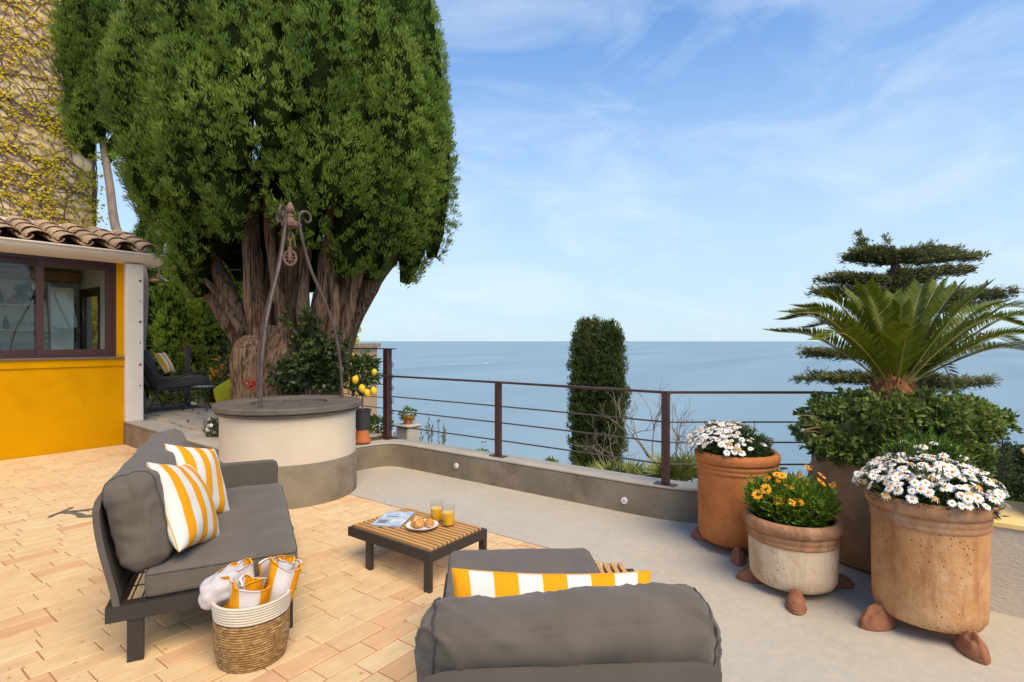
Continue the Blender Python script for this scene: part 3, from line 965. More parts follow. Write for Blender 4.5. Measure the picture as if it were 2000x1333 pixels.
# ---- raised flagstone terrace
up = MB().prism([(3.36, 10.4), (3.36, 6.1), (3.70, 5.99), (4.4, 5.985), (5.10, 5.80), (5.12, 11.2), (3.36, 11.2)], -0.04, 0.322).build('flagstone_terrace', MAT['moss_joint'])
props(up, 'raised terrace paved with irregular flagstones under the big cypress', None, None, 'structure')
nx_, ny_ = 6, 19
P_ = {}
for i in range(nx_ + 1):
    for j in range(ny_ + 1):
        jx = 0 if i in (0, nx_) else rnd.uniform(-.09, .09)
        jy = 0 if j in (0, ny_) else rnd.uniform(-.085, .085)
        P_[i, j] = (3.42 + i * 1.66 / nx_ + jx, 6.05 + j * 5.1 / ny_ + jy)
for i in range(nx_):
    for j in range(ny_):
        q = [P_[i, j], P_[i + 1, j], P_[i + 1, j + 1], P_[i, j + 1]]
        cx_, cy_ = sum(p[0] for p in q) / 4, sum(p[1] for p in q) / 4
        # cut the corners so that no two stones are alike
        poly = []
        for k in range(4):
            a, b_ = Vector(q[k]), Vector(q[(k + 1) % 4])
            c_ = Vector((cx_, cy_))
            poly.append(c_.lerp(a, rnd.uniform(.82, .93)))
            poly.append(c_.lerp(a.lerp(b_, rnd.uniform(.35, .65)), rnd.uniform(.84, .94)))
        MB().prism([(p.x - cx_, p.y - cy_) for p in poly], -0.02, 0.016 + rnd.uniform(-.004, .004), inset=0.004).build('flagstone', MAT['flagstone'], up, False, (cx_, cy_, 0.325))
dk = MB().box(3.32, 5.12, 11.204, 15.4, -0.04, 0.325).box(3.32, 5.12, 11.204, 11.262, 0.3255, 0.348, 1).build('garden_ground', [MAT['dark_ground'], MAT['kerb_top']])
props(dk, 'dark shaded garden ground behind the flagstones', None, None, 'structure')

# ---- wall on the right with its yellow coping
rw = thing('stucco_wall', 'rough cream stucco wall with a sloping yellow top behind the large daisy pot', 'wall')
vs = []
wy0, wy1 = -0.20, -4.2
MB().box(4.42, 4.86, wy1, wy0, -0.04, 0.525).build('wall_body', MAT['stucco'], rw)
mb = MB()
nn = 14
for k in range(nn + 1):
    yy = wy0 + (wy1 - wy0) * k / nn
    mb.v += [(4.405, yy, 0.527), (4.405, yy, 0.552), (4.66, yy, 0.64), (4.875, yy, 0.552), (4.875, yy, 0.527)]
for k in range(nn):
    for j in range(4):
        mb.f.append((k * 5 + j, (k + 1) * 5 + j, (k + 1) * 5 + j + 1, k * 5 + j + 1)); mb.m.append(0)
mb.f += [(0, 1, 2, 3, 4)]; mb.m += [0]
mb.build('coping', MAT['stucco_yellow'], rw)
MB().box(4.47, 4.83, -1.9, -0.535, 0.553, 0.925, bev=0.012).build('pier', MAT['stucco'], rw)
MB().box(4.45, 4.85, -1.92, -0.515, 0.926, 0.955, bev=0.01).build('pier_cap', MAT['stucco_yellow'], rw)

# ================================================================== THE YELLOW HOUSE
hs = thing('yellow_house', 'yellow rendered house with brown sliding window and clay tile roof', 'house')
HY = 10.2
MB().box(-2.6, 3.26, HY, HY + 0.2, -0.04, 1.258).build('lower_wall', MAT['yellow'], hs)
MB().box(-2.6, 3.262, HY - 0.018, HY + 0.2, 1.2585, 1.372).build('wall_band', MAT['yellow'], hs)
MB().box(-2.6, 0.55, HY, HY + 0.2, 1.372, 2.885).build('upper_wall', MAT['yellow'], hs)
MB().box(3.165, 3.262, HY, HY + 0.2, 1.372, 2.885).build('upper_wall', MAT['yellow'], hs)
MB().box(0.52, 3.255, HY - 0.045, HY + 0.12, 1.3725, 1.402, bev=0.004).build('window_sill', MAT['sill'], hs)
# outer frame
FX0, FX1, FZ0, FZ1 = 0.55, 3.165, 1.4025, 2.885
mb = MB()
for a in ((FX0, FX0 + 0.05, FZ0 + 0.035, FZ1 - 0.05), (FX1 - 0.05, FX1, FZ0 + 0.035, FZ1 - 0.05), (FX0, FX1, FZ1 - 0.05, FZ1), (FX0, FX1, FZ0, FZ0 + 0.035)):
    mb.box(a[0], a[1], HY + 0.02, HY + 0.14, a[2], a[3])
mb.build('window_frame', MAT['pvc'], hs)


def sash(x0, x1, yy, wide):
    z0, z1 = FZ0 + 0.037, FZ1 - 0.052
    mb = MB()
    mb.box(x0, x0 + wide, yy, yy + 0.045, z0 + 0.085, z1 - 0.085).box(x1 - wide, x1, yy, yy + 0.045, z0 + 0.085, z1 - 0.085)
    mb.box(x0, x1, yy, yy + 0.045, z1 - 0.085, z1).box(x0, x1, yy, yy + 0.045, z0, z0 + 0.085)
    s_ = mb.build('window_sash', MAT['pvc'], hs)
    MB().box(x0 + wide - .005, x1 - wide + .005, yy + 0.018, yy + 0.026, z0 + 0.08, z1 - 0.08).build('pane', MAT['pane'], s_)
    return s_


sash(0.602, 1.46, HY + 0.028, 0.07)
sash(1.40, 2.272, HY + 0.080, 0.07)
sash(2.19, 3.113, HY + 0.028, 0.085)
# fascia and gutter
prof = [(HY + 0.2, 2.8855), (HY - 0.005, 2.8855), (HY - 0.10, 2.905), (HY - 0.19, 2.945), (HY - 0.235, 2.995), (HY - 0.245, 3.035), (HY + 0.2, 3.035)]
mb = MB()
n = len(prof)
mb.v = [(x_, p[0], p[1]) for x_ in (-2.6, 3.76) for p in prof]
mb.f = [tuple(range(n - 1, -1, -1)), tuple(range(n, 2 * n))] + [(i, (i + 1) % n, n + (i + 1) % n, n + i) for i in range(n)]
mb.m = [0] * len(mb.f)
mb.build('eaves_cornice', MAT['white_paint'], hs, True)
MB().box(-2.6, 3.775, HY - 0.268, HY - 0.18, 3.0355, 3.056).build('gutter_lip', MAT['white_paint'], hs)
# roof deck and tiles
SL = math.atan2(0.41, 1.40)
mb = MB()
mb.v = [(-2.6, HY - 0.18, 3.036), (3.72, HY - 0.18, 3.036), (3.72, HY + 1.20, 3.44), (-2.6, HY + 1.20, 3.44), (-2.6, HY + 1.20, 3.30), (3.72, HY + 1.20, 3.30), (3.72, HY + .2, 3.036), (-2.6, HY + .2, 3.036)]
mb.f = [(0, 1, 2, 3), (3, 2, 5, 4), (4, 5, 6, 7), (7, 6, 1, 0), (1, 6, 5, 2), (0, 3, 4, 7)]
mb.m = [0] * 6
roof = mb.build('roof', MAT['roof_tile'], hs)


def tile_mesh(conc, r0, r1, ln=0.44, th=0.014, seed=0):
    n = 7
    vs = []
    for (yy, r) in ((0, r0), (ln, r1)):
        for rr in (r, r - th):
            for j in range(n + 1):
                a = math.pi * j / n
                vs.append((rr * math.cos(a), yy, (rr * math.sin(a) * 0.72) * (-1 if conc else 1)))
    m = n + 1
    fs = []
    for j in range(n):
        fs += [(j, j + 1, 2 * m + j + 1, 2 * m + j), (m + j + 1, m + j, 3 * m + j, 3 * m + j + 1), (j + 1, j, m + j, m + j + 1), (2 * m + j, 2 * m + j + 1, 3 * m + j + 1, 3 * m + j)]
    fs += [(0, 2 * m, 3 * m, m), (m - 1, 2 * m - 1, 4 * m - 1, 3 * m - 1)]
    return MB().add(vs, fs).mesh('roof_tile', MAT['roof_tile'], True)


cover, chan = tile_mesh(False, 0.155, 0.125), tile_mesh(True, 0.10, 0.12)
for k in range(15):
    xx = 3.56 - k * 0.345
    for r_ in range(4):
        yy = HY - 0.24 + r_ * 0.345
        zz = 3.050 + (yy - (HY - 0.24)) * math.tan(SL)
        link('roof_tile', cover, roof, (xx + rnd.uniform(-.01, .01), yy + rnd.uniform(-.012, .012), zz + 0.055 + r_ * 0.004), (SL * 0.94, 0, rnd.uniform(-.03, .03)))
        link('roof_tile', chan, roof, (xx - 0.172, yy - 0.012, zz + 0.088), (SL * 0.94, 0, rnd.uniform(-.02, .02)))
MB().box(-2.6, 2.92, HY + 1.17, HY + 1.34, 3.40, 3.575, bev=0.01).build('ridge_wall', MAT['white_paint'], hs)
# white column standing on the kerb
colm = MB().box(3.265, 3.50, HY - 0.115, HY + 0.135, 0.3625, 2.8852, bev=0.008).build('column', MAT['white_paint'], hs)
for zz, s_ in ((2.62, .022), (2.29, .012), (1.96, .022), (1.62, .012), (1.27, .022), (0.93, .014)):
    MB().lathe([(0, -0.008), (s_ * .8, -0.008), (s_, 0.0), (s_, 0.004)], 10).build('shower_jet', MAT['pipe'], colm, True, (3.452, HY - 0.115, zz), (math.radians(90) * -1, 0, 0))
# the room behind the window
MB().box(-2.5, 3.26, HY + 0.2, 12.2, -0.04, 0.0).build('room_floor', MAT['interior_floor'], hs)
MB().box(-2.6, 3.30, HY + 0.201, 12.2, 2.886, 2.935).build('room_ceiling', MAT['interior_wall'], hs)
MB().box(-2.6, 3.30, 12.05, 12.25, 0.0, 2.886).build('room_wall', MAT['interior_wall'], hs)
MB().box(-2.6, -2.45, HY + 0.2, 12.05, 0.0, 2.886).build('room_wall', MAT['interior_wall'], hs)
MB().box(3.15, 3.30, HY + 0.2, 10.90, 0.0, 2.886).box(3.15, 3.30, 11.86, 12.05, 0.0, 2.886).box(3.15, 3.30, 10.90, 11.86, 2.55, 2.886).build('room_wall', MAT['interior_wall'], hs)
d_ = MB().box(3.13, 3.19, 11.72, 11.86, 0.0, 2.55).box(3.13, 3.19, 10.90, 10.96, 0.0, 2.55).box(3.13, 3.19, 10.96, 11.72, 2.41, 2.55).box(3.13, 3.19, 10.96, 11.72, 0, .25).build('glazed_door', MAT['pvc'], hs)
MB().box(3.155, 3.163, 10.96, 11.72, 0.25, 2.41).build('pane', MAT['pane'], d_)
MB().tube([(3.13, 11.76, 1.78), (3.08, 11.76, 1.78), (3.08, 11.70, 1.78)], 0.012, 6).build('handle', MAT['pvc'], d_)
MB().box(-2.4, 3.10, 11.70, 11.9, 2.66, 2.83, bev=0.01).build('ceiling_beam', MAT['beam'], hs)
MB().box(2.66, 2.965, 11.55, 12.045, 0.0, 2.55, bev=0.006).build('tall_cupboard', MAT['cupboard'], hs)
MB().box(2.985, 3.045, 11.95, 12.045, 0.0, 2.5).build('gap_shade_strip', MAT['pvc'], hs)  # solid dark strip standing in for the shaded gap beside the cupboard
for z0 in (1.58, 2.02):
    pf = MB().box(3.075, 3.14, 12.02, 12.048, z0, z0 + 0.36).build('picture_frame', MAT['white_paint'], hs)
    MB().box(3.09, 3.125, 12.012, 12.0195, z0 + 0.05, z0 + 0.31).build('print', MAT['picture'], pf)
for zz in (1.815, 2.225):
    MB().box(0.2, 2.64, 11.80, 12.045, zz, zz + 0.025).build('wall_shelf', MAT['white_paint'], hs)
MB().tube([(2.45, 11.5, 2.884), (2.45, 11.5, 2.62)], 0.006, 5).lathe([(0.012, 0.0), (0.045, -0.06), (0.048, -0.12), (0.03, -0.15)], 12, c=(2.45, 11.5, 2.62)).build('pendant_lamp', MAT['porcelain'], hs, True)
pp = thing('potted_plant', 'dark green plant in a white pot on the upper shelf behind the window', 'plant', (2.47, 11.92, 2.2505))
MB().lathe([(0.05, 0), (0.065, 0.10), (0.062, 0.10), (0.05, 0.09)], 16, cap0=True, cap1=True).build('pot', MAT['porcelain'], pp, True)
c_, v_ = blob_points((0, 0, 0.20), (0.15, 0.11, 0.12), 260)
leaves('foliage', c_, v_ + [0, 0, .3], rng.normal(0, 1, c_.shape), 0.07, 0.035, rng.uniform(0, .7, 260), MAT['shrub'], pp, .2)
for k, (xx, yy, zz, hgt, r_, mt, lab) in enumerate((
        (2.10, 11.92, 2.2505, .24, .035, 'green_glass', 'green bottle on the upper shelf behind the window, left of the plant'),
        (2.25, 11.93, 2.2505, .15, .05, 'terracotta_red', 'reddish jar on the upper shelf behind the window'),
        (2.17, 11.93, 1.8405, .22, .038, 'green_glass', 'green bottle on the lower shelf behind the window'),
        (1.97, 11.93, 1.8405, .18, .05, 'porcelain', 'white jug shape on the lower shelf behind the window'))):
    j_ = MB().lathe([(r_ * .9, 0), (r_, hgt * .1), (r_, hgt * .55), (r_ * .4, hgt * .75), (r_ * .36, hgt), (0.002, hgt)], 14, cap0=True).build('bottle' if 'bottle' in lab else 'jar', MAT[mt], None, True, (xx, yy, zz))
    props(j_, lab, 'bottle' if 'bottle' in lab else 'jar')
for k in range(3):
    g_ = MB().lathe([(0.024, 0), (0.004, 0.006), (0.004, 0.06), (0.03, 0.09), (0.033, 0.14)], 12, cap0=True).build('wine_glass', MAT['clear_ware'], None, True, (2.28 + k * 0.11, 11.90, 1.8405))
    props(g_, ('leftmost', 'middle', 'rightmost')[k] + ' of the three clear stemmed glasses on the lower shelf behind the window', 'glass', 'glasses on the kitchen shelf')

# ================================================================== VINE-COVERED BUILDING
vb = thing('vine_building', 'tall sand coloured building wall overgrown with vine above the tile roof', 'building', (0, 14.0, 0))
MB().box(-7.0, 3.95, 0, 0.5, -0.04, 11.5).build('wall', MAT['vine_wall'], vb)
vn = thing('climbing_vine', 'climbing vine with brown stems and young yellow-green leaves on the tall wall', 'vine', (0, 14.0, 0))
mb = MB()
stem_pts = []
for k in range(1250):
    x0, z0 = rnd.uniform(-2.2, 3.9), rnd.uniform(2.6, 9.4)
    a = rnd.gauss(-0.42, 0.5) + (math.pi if rnd.random() < .12 else 0)
    pts = []
    x_, z_ = x0, z0
    r0 = rnd.uniform(0.006, 0.014)
    for i in range(rnd.randint(6, 13)):
        pts.append((min(x_, 3.93), -rnd.uniform(0.006, 0.028), z_))
        a += rnd.gauss(0, 0.28)
        x_ += math.cos(a) * 0.16; z_ += math.sin(a) * 0.16
    stem_pts += pts
    mb.tube(pts, [r0 * (1 - .6 * i / len(pts)) for i in range(len(pts))], 3, caps=False)
for k in range(14):
    x0 = 3.97 + rnd.uniform(-.05, .0)
    pts = [(x0 + rnd.uniform(-.03, .04), -0.02, 2.5 + i * .35) for i in range(12)]
    mb.tube(pts, 0.007, 3, caps=False)
mb.build('stems', MAT['vine_stem'], vn, False, kind='stuff')
sp_ = np.array(stem_pts)
idx = rng.integers(0, len(sp_), 3700)
cl = sp_[idx]
keep = np.array([noise.noise(Vector((p[0] * .9, p[2] * 1.3, 3.3))) + 0.25 * noise.noise(Vector((p[0] * 4, p[2] * 4, 1))) > -0.28 for p in cl])
cl = cl[keep]
per = 5
c_ = np.repeat(cl, per, 0) + rng.normal(0, 1, (len(cl) * per, 3)) * [0.085, 0.012, 0.028]
c_[:, 1] = -np.abs(c_[:, 1]) - 0.02
d_ = np.stack([rng.normal(0, .8, len(c_)), rng.uniform(-.5, -.1, len(c_)), rng.normal(-.25, .5, len(c_))], 1)
leaves('leaves', c_, d_, rng.normal(0, 1, c_.shape) * [1, .35, 1], rng.uniform(.04, .075, len(c_)), rng.uniform(.03, .055, len(c_)), rng.uniform(.1, 1, len(c_)), MAT['vine_leaf'], vn, .12)

# ================================================================== THE WELL
wt = thing('stone_well', 'round cream well with grey base, dark stone rim and wrought iron hoist frame', 'well', WELL)
MB().lathe([(0.70, -0.03), (0.703, 0.0), (0.703, 0.415), (0.698, 0.424), (0.60, 0.424)], 96).build('base_band', MAT['kerb'], wt, True)
MB().lathe([(0.693, 0.40), (0.693, 0.90)], 96).build('drum', MAT['well_white'], wt, True)
MB().lathe([(0.60, 0.886), (0.716, 0.886), (0.733, 0.897), (0.738, 0.915), (0.728, 0.924), (0.728, 0.930), (0.752, 0.930), (0.760, 0.937), (0.760, 0.978), (0.753, 0.985), (0.40, 0.985), (0.393, 0.980), (0.393, 0.93)], 96).build('rim', MAT['basalt'], wt, True)
lid = MB().lathe([(0.0, 0.968), (0.30, 0.966), (0.37, 0.958), (0.385, 0.95)], 48).build('lid', MAT['lid'], wt, True)
hd = c2w(0.06, -0.10, 0)
MB().tube(smooth_path([(hd.x - .06, hd.y + .07, 0.965), (hd.x - .055, hd.y + .065, 1.0), (hd.x, hd.y, 1.005), (hd.x + .055, hd.y - .065, 1.0), (hd.x + .06, hd.y - .07, 0.965)], 16), 0.006, 6).build('lid_handle', MAT['iron'], lid, True)
prof_r = [(0.600, 0.96), (0.600, 0.985), (0.592, 1.22), (0.572, 1.45), (0.502, 1.80), (0.384, 2.12), (0.236, 2.44), (0.146, 2.73), (0.104, 2.93), (0.100, 3.03), (0.125, 3.085), (0.175, 3.098), (0.218, 3.070), (0.228, 3.02), (0.205, 2.985), (0.172, 2.988), (0.165, 3.01)]
for a_cam in (-95, 42, 148):
    ca, sa = math.cos(math.radians(a_cam)), math.sin(math.radians(a_cam))
    d_ = c2w(ca, sa, 0)
    pts = smooth_path([(d_.x * r_, d_.y * r_, z_) for r_, z_ in prof_r], 72)
    k_ = len(pts)
    b_ = MB().tube(pts, [0.0175 if i < k_ * .55 else 0.0175 - 0.0065 * (i / k_ - .55) / .45 for i in range(k_)], 10).build('hoist_bar', MAT['iron'], wt, True)
    MB().tube([(d_.x * .06, d_.y * .06, 2.945), (d_.x * .125, d_.y * .125, 2.945)], 0.012, 8).build('bolt', MAT['rust'], b_, True)
MB().lathe([(0.0, 2.905), (0.085, 2.905), (0.092, 2.915), (0.092, 2.955), (0.078, 2.968), (0.05, 2.975), (0.042, 3.0), (0.036, 3.012), (0.043, 3.022), (0.036, 3.032), (0.032, 3.05), (0.045, 3.06), (0.0, 3.065)], 20).build('collar', MAT['rust'], wt, True)
mb = MB().lathe([(0.0, 3.06), (0.032, 3.063), (0.046, 3.085), (0.044, 3.115), (0.030, 3.15), (0.012, 3.178), (0.0, 3.182)], 14)
for q in range(6):
    for j in range(9):
        a = 2 * math.pi * (j + (q % 2) * .5) / 9
        zz = 3.078 + q * 0.016
        rr = (0.046, 0.046, 0.043, 0.036, 0.028, 0.018)[q]
        mb.lathe([(0.0, .007), (0.006, 0.002), (0.006, -0.006), (0.0, -0.010)], 5, c=(rr * math.cos(a), rr * math.sin(a), zz))
mb.build('pine_cone_finial', MAT['rust'], wt, True)
pl = thing('well_pulley', 'rusty pulley wheel hanging on a chain inside the well frame', 'pulley', (WELL.x, WELL.y, 2.565))
wdir = c2w(1, 0.25, 0).normalized()
ring = [wdir * (math.cos(t) * 0.062) + Vector((0, 0, math.sin(t) * 0.080)) for t in [2 * math.pi * i / 28 for i in range(28)]]
wh = MB().tube(ring, 0.013, 8, closed=True).build('wheel', MAT['rust'], pl, True)
mb = MB()
for i in range(4):
    t = math.pi * i / 4 + .3
    e_ = wdir * (math.cos(t) * 0.060) + Vector((0, 0, math.sin(t) * 0.078))
    mb.tube([e_, -e_], 0.007, 6)
mb.build('spokes', MAT['rust'], wh, True)
nrm = Vector((-wdir.y, wdir.x, 0))
mb = MB()
for s_ in (-1, 1):
    m_ = Matrix.Translation(nrm * (0.02 * s_)) @ Matrix(((wdir.x, nrm.x, 0, 0), (wdir.y, nrm.y, 0, 0), (0, 0, 1, 0), (0, 0, 0, 1)))
    mb.box(-0.016, 0.016, -0.004, 0.004, -0.03, 0.115, mat=m_)
mb.tube([-nrm * 0.035, nrm * 0.035], 0.010, 8)
mb.build('bracket', MAT['rust'], pl)
mb = MB()


def oval(c, w, hgt, dir_, r=0.0055):
    pts = [Vector(c) + dir_ * (math.cos(t) * w) + Vector((0, 0, math.sin(t) * hgt)) for t in [2 * math.pi * i / 18 for i in range(18)]]
    mb.tube(pts, r, 6, closed=True)


oval((0, 0, 0.155), 0.022, 0.055, nrm)
oval((0, 0, 0.235), 0.020, 0.050, wdir)
oval((0, 0, 0.305), 0.020, 0.048, nrm)
mb.tube(smooth_path([wdir * .01 + Vector((0, 0, .30)), wdir * .035 + Vector((0, 0, .24)), wdir * .055 + Vector((0, 0, .14)), wdir * .06 + Vector((0, 0, .12))], 10), 0.006, 6)
mb.build('chain', MAT['rust'], pl, True)

# ================================================================== RAILINGS
RX = 4.975
lowrail = thing('steel_railing', 'brown steel railing with thin bars along the low seaward wall', 'railing', (0, 0, 0))
posts = [(RX, 3.93), (RX - 0.04, 1.91), (5.78, 0.78)]
start = (RX - 0.01, 5.80)
for (x_, y_) in posts:
    dx = (0.0, 0)
    p_ = MB().box(-0.028, 0.028, -0.032, 0.032, 0, 0.842).build('post', MAT['rail'], lowrail, False, (x_, y_, 0.3165))
    MB().box(-0.05, 0.05, -0.10, 0.10, 0, 0.008).build('base_plate', MAT['rail'], p_, False, (0, 0, -0.004))
allp = [start] + posts + [(5.85, -0.35)]


def bar_between(name, a, b_, z, wdt, hgt, mat, parent):
    v = Vector((b_[0] - a[0], b_[1] - a[1], 0))
    m_ = Matrix.Rotation(math.atan2(v.y, v.x), 4, 'Z')
    return MB().box(0, v.length, -wdt / 2, wdt / 2, 0, hgt).build(name, mat, parent, False, (a[0], a[1], z), (0, 0, math.atan2(v.y, v.x)))


for a, b_ in zip(allp[:-1], allp[1:]):
    bar_between('top_rail', a, b_, 1.160, 0.05, 0.022, MAT['rail'], lowrail)
    for z_ in (0.50, 0.705, 0.895):
        MB().tube([(a[0], a[1], z_), (b_[0], b_[1], z_)], 0.0085, 6).build('thin_bar', MAT['cable'], lowrail, True)

hir = thing('tall_railing', 'taller brown steel railing running behind the cypress on the raised terrace', 'railing', (0, 0, 0))
for y_ in (5.87, 7.95, 10.0, 12.05, 14.4):
    p_ = MB().box(-0.042, 0.042, -0.042, 0.042, 0, 1.205).build('post', MAT['rail'], hir, False, (RX, y_, 0.33))
    MB().box(-0.085, 0.085, -0.10, 0.10, 0, 0.008).build('base_plate', MAT['rail'], p_, False, (0, 0, -0.005 if y_ > 6 else -.012))
MB().box(-0.03, 0.03, 0, 8.75, 0, 0.014).build('top_rail', MAT['rail'], hir, False, (RX, 5.72, 1.536))
for z_ in (0.55, 0.722, 0.869, 1.05, 1.20, 1.367):
    MB().tube([(RX, 5.84, z_), (RX, 14.4, z_)], 0.0065, 5).build('cable', MAT['cable'], hir, True)
    curl = [(RX + 0.0 + 0.035 * math.sin(t) * (1 - t / 16), 5.80 - 0.012 * t, z_ + 0.035 * (math.cos(t) - 1)) for t in [i * .45 for i in range(12)]]
    MB().tube(curl, 0.0045, 5).build('cable_curl', MAT['cable'], hir, True)
# ================================================================== FURNITURE
def ease(s, k=0.55):
    return (1 - k) * s + k * math.sin(math.pi / 2 * s)


def cush_pt(p, half, r, puff, ta, wr, seed, fr=5.0):
    h = Vector(half)
    q = Vector((p[0] * h[0], p[1] * h[1], p[2] * h[2]))
    inn = Vector([max(-(h[i] - r), min(h[i] - r, q[i])) for i in range(3)])
    d = q - inn
    nrm = d.normalized() if d.length > 1e-9 else Vector((0, 0, 0))
    out = inn + nrm * r if d.length > 1e-9 else q
    a, b_ = [i for i in range(3) if i != ta]
    bulge = puff * (1 - p[a] ** 4) * (1 - p[b_] ** 4)
    out[ta] += bulge * p[ta]
    if wr:
        s = Vector((seed, seed * 1.7, seed * .3))
        w = noise.noise(out * fr + s) * .6 + noise.noise(out * fr * 2.3 + s) * .4
        crease = -abs(noise.noise(Vector((out.x * fr * 1.1, out.y * fr * 1.1, out.z * fr * .5)) + s)) ** .5
        out += nrm * wr * (w + 0.55 * crease + .3)
        rg = noise.noise(Vector((out.x * 7 + out.y * 7 + seed, out.z * 4.5, seed * 2.1)))
        out += nrm * wr * .45 * max(0.0, 1 - abs(rg) * 7)
        # puckers along the sewn ends
        la = max((0, 1, 2), key=lambda i: half[i])
        e_ = min(1.0, max(0.0, (abs(p[la]) - .55) / .4))
        out += nrm * (0.30 * wr * e_ * noise.noise(Vector((out[(la + 1) % 3] * 26, out[(la + 2) % 3] * 26, out[la] * 6 + seed))))
    return out


def cushion(name, half, r, mat, parent, loc=(0, 0, 0), rot=(0, 0, 0), puff=0.012, ta=2, wr=0.008, seed=1.0, n=26, fr=5.0, seams=None, deform=None):
    V, F, idx = [], [], {}

    def vid(p):
        k = (round(p[0], 5), round(p[1], 5), round(p[2], 5))
        if k not in idx:
            idx[k] = len(V)
            o = cush_pt(p, half, r, puff, ta, wr, seed, fr)
            V.append(deform(o) if deform else o)
        return idx[k]
    g = [ease(-1 + 2 * i / n) for i in range(n + 1)]
    for ax in range(3):
        for sg in (-1, 1):
            a, b_ = (ax + 1) % 3, (ax + 2) % 3
            for i in range(n):
                for j in range(n):
                    q = []
                    for (ii, jj) in ((i, j), (i + 1, j), (i + 1, j + 1), (i, j + 1)):
                        p = [0, 0, 0]; p[ax] = sg; p[a] = g[ii]; p[b_] = g[jj]
                        q.append(vid(p))
                    F.append(tuple(q) if sg > 0 else tuple(q[::-1]))
    o = MB().add(V, F).build(name, mat, parent, 'all', loc, rot)
    for (sx, lev) in (seams or []):
        a, b_ = [i for i in range(3) if i != sx]
        pts, m = [], 22
        for (s0, s1) in (((-1, -1), (1, -1)), ((1, -1), (1, 1)), ((1, 1), (-1, 1)), ((-1, 1), (-1, -1))):
            for i in range(m):
                t = ease(-1 + 2 * i / m) * .5 + .5
                p = [0, 0, 0]
                p[sx] = lev; p[a] = s0[0] + (s1[0] - s0[0]) * t; p[b_] = s0[1] + (s1[1] - s0[1]) * t
                w = cush_pt(p, half, r, puff, ta, wr, seed, fr)
                pts.append(deform(w) if deform else w)
        MB().tube(pts, 0.0042, 6, closed=True).build('piping', MAT['seam'], o, 'all')
    return o


def pillow(name, label, w, h, t, mat, m4, wr=0.006, seed=3.0, group=None):
    n = 26
    V, F, C = [], [], []
    for side in (1, -1):
        for i in range(n + 1):
            for j in range(n + 1):
                u, v = math.sin(math.pi / 2 * (-1 + 2 * i / n)), math.sin(math.pi / 2 * (-1 + 2 * j / n))
                x = w / 2 * u * (1 - 0.075 * (1 - v * v)); y_ = h / 2 * v * (1 - 0.075 * (1 - u * u))
                th = t / 2 * ((1 - u * u) ** .42) * ((1 - v * v) ** .42)
                z = side * th
                if wr:
                    z += wr * noise.noise(Vector((x * 9 + seed, y_ * 9, side * 2 + seed))) * (0.4 + th / t)
                    z += 0.03 * t / .2 * noise.noise(Vector((x * 3.1 + seed, y_ * 3.1, seed)))
                    e = max(abs(u), abs(v))
                    z += 0.010 * noise.noise(Vector((x * 22 + seed, y_ * 22, 1))) * e ** 4 * side * (1 - e ** 12)
                V.append((x, y_, z)); C.append((u * w / 2, v * h / 2, side))
    m = n + 1
    for s in range(2):
        for i in range(n):
            for j in range(n):
                q = (s * m * m + i * m + j, s * m * m + (i + 1) * m + j, s * m * m + (i + 1) * m + j + 1, s * m * m + i * m + j + 1)
                F.append(q if s == 0 else q[::-1])
    me = MB().add(V, F).mesh(name, mat, 'all')
    me.attributes.new('cloth', 'FLOAT_VECTOR', 'POINT').data.foreach_set('vector', [c for p in C for c in p])
    o = link(name, me)
    o.matrix_world = m4
    props(o, label, 'pillow', group)
    edge = []
    for k in range(4):
        for i in range(n):
            t_ = math.sin(math.pi / 2 * (-1 + 2 * i / n))
            u, v = ((t_, -1), (1, t_), (-t_, 1), (-1, -t_))[k]
            i_ = min(range(n + 1), key=lambda q: abs(math.sin(math.pi / 2 * (-1 + 2 * q / n)) - u))
            j_ = min(range(n + 1), key=lambda q: abs(math.sin(math.pi / 2 * (-1 + 2 * q / n)) - v))
            edge.append(V[i_ * m + j_])
    MB().tube(edge, 0.003, 5, closed=True).build('hem', MAT['daisy_eye'], o, 'all')
    return o


def frame_m(loc, xa, ya):
    xa = Vector(xa).normalized(); ya = Vector(ya); ya = (ya - xa * xa.dot(ya)).normalized(); za = xa.cross(ya)
    return Matrix(((xa.x, ya.x, za.x, loc[0]), (xa.y, ya.y, za.y, loc[1]), (xa.z, ya.z, za.z, loc[2]), (0, 0, 0, 1)))


MAT['stripe'] = stripe_mat('yellow_striped_canvas', 0, 0.135, 0.37)
MAT['stripe_wide'] = stripe_mat('yellow_wide_striped_canvas', 0, 0.172, 0.22)
MAT['towel'] = stripe_mat('yellow_striped_towel', 0, 0.150, 0.12, white=(0.72, 0.67, 0.66), bump=0.8, bscale=320, duty=0.50)
MAT['stripe_small'] = stripe_mat('yellow_striped_cover', 0, 0.135, 0.45, duty=.55)

# ---- sofa on the left, seen from its open end
B0 = c2w(-2.05, 2.75, 0)
sf = thing('garden_sofa', 'dark grey two seat garden sofa with one armrest left of the slatted table', 'sofa', B0, math.atan2(-0.459, 0.888))
mb = MB()
mb.box(0, 0.05, 0.0, 1.74, 0.222, 0.302).box(0.05, 0.90, 0.0, 0.05, 0.222, 0.302).box(0.05, 0.90, 1.69, 1.74, 0.222, 0.302).box(0.85, 0.90, 0.05, 1.69, 0.222, 0.302)
mb.build('seat_frame', MAT['black_metal'], sf)
for (x_, y_) in ((0.09, 0.012), (0.81, 0.012), (0.09, 1.695), (0.81, 1.695)):
    MB().box(x_, x_ + 0.072, y_, y_ + 0.032, 0, 0.2215).build('leg', MAT['black_metal'], sf)
for k in range(9):
    MB().tube([(0.05, 0.10 + k * .19, 0.285), (0.85, 0.10 + k * .19, 0.285)], 0.004, 5).build('support_cord', MAT['black_metal'], sf)
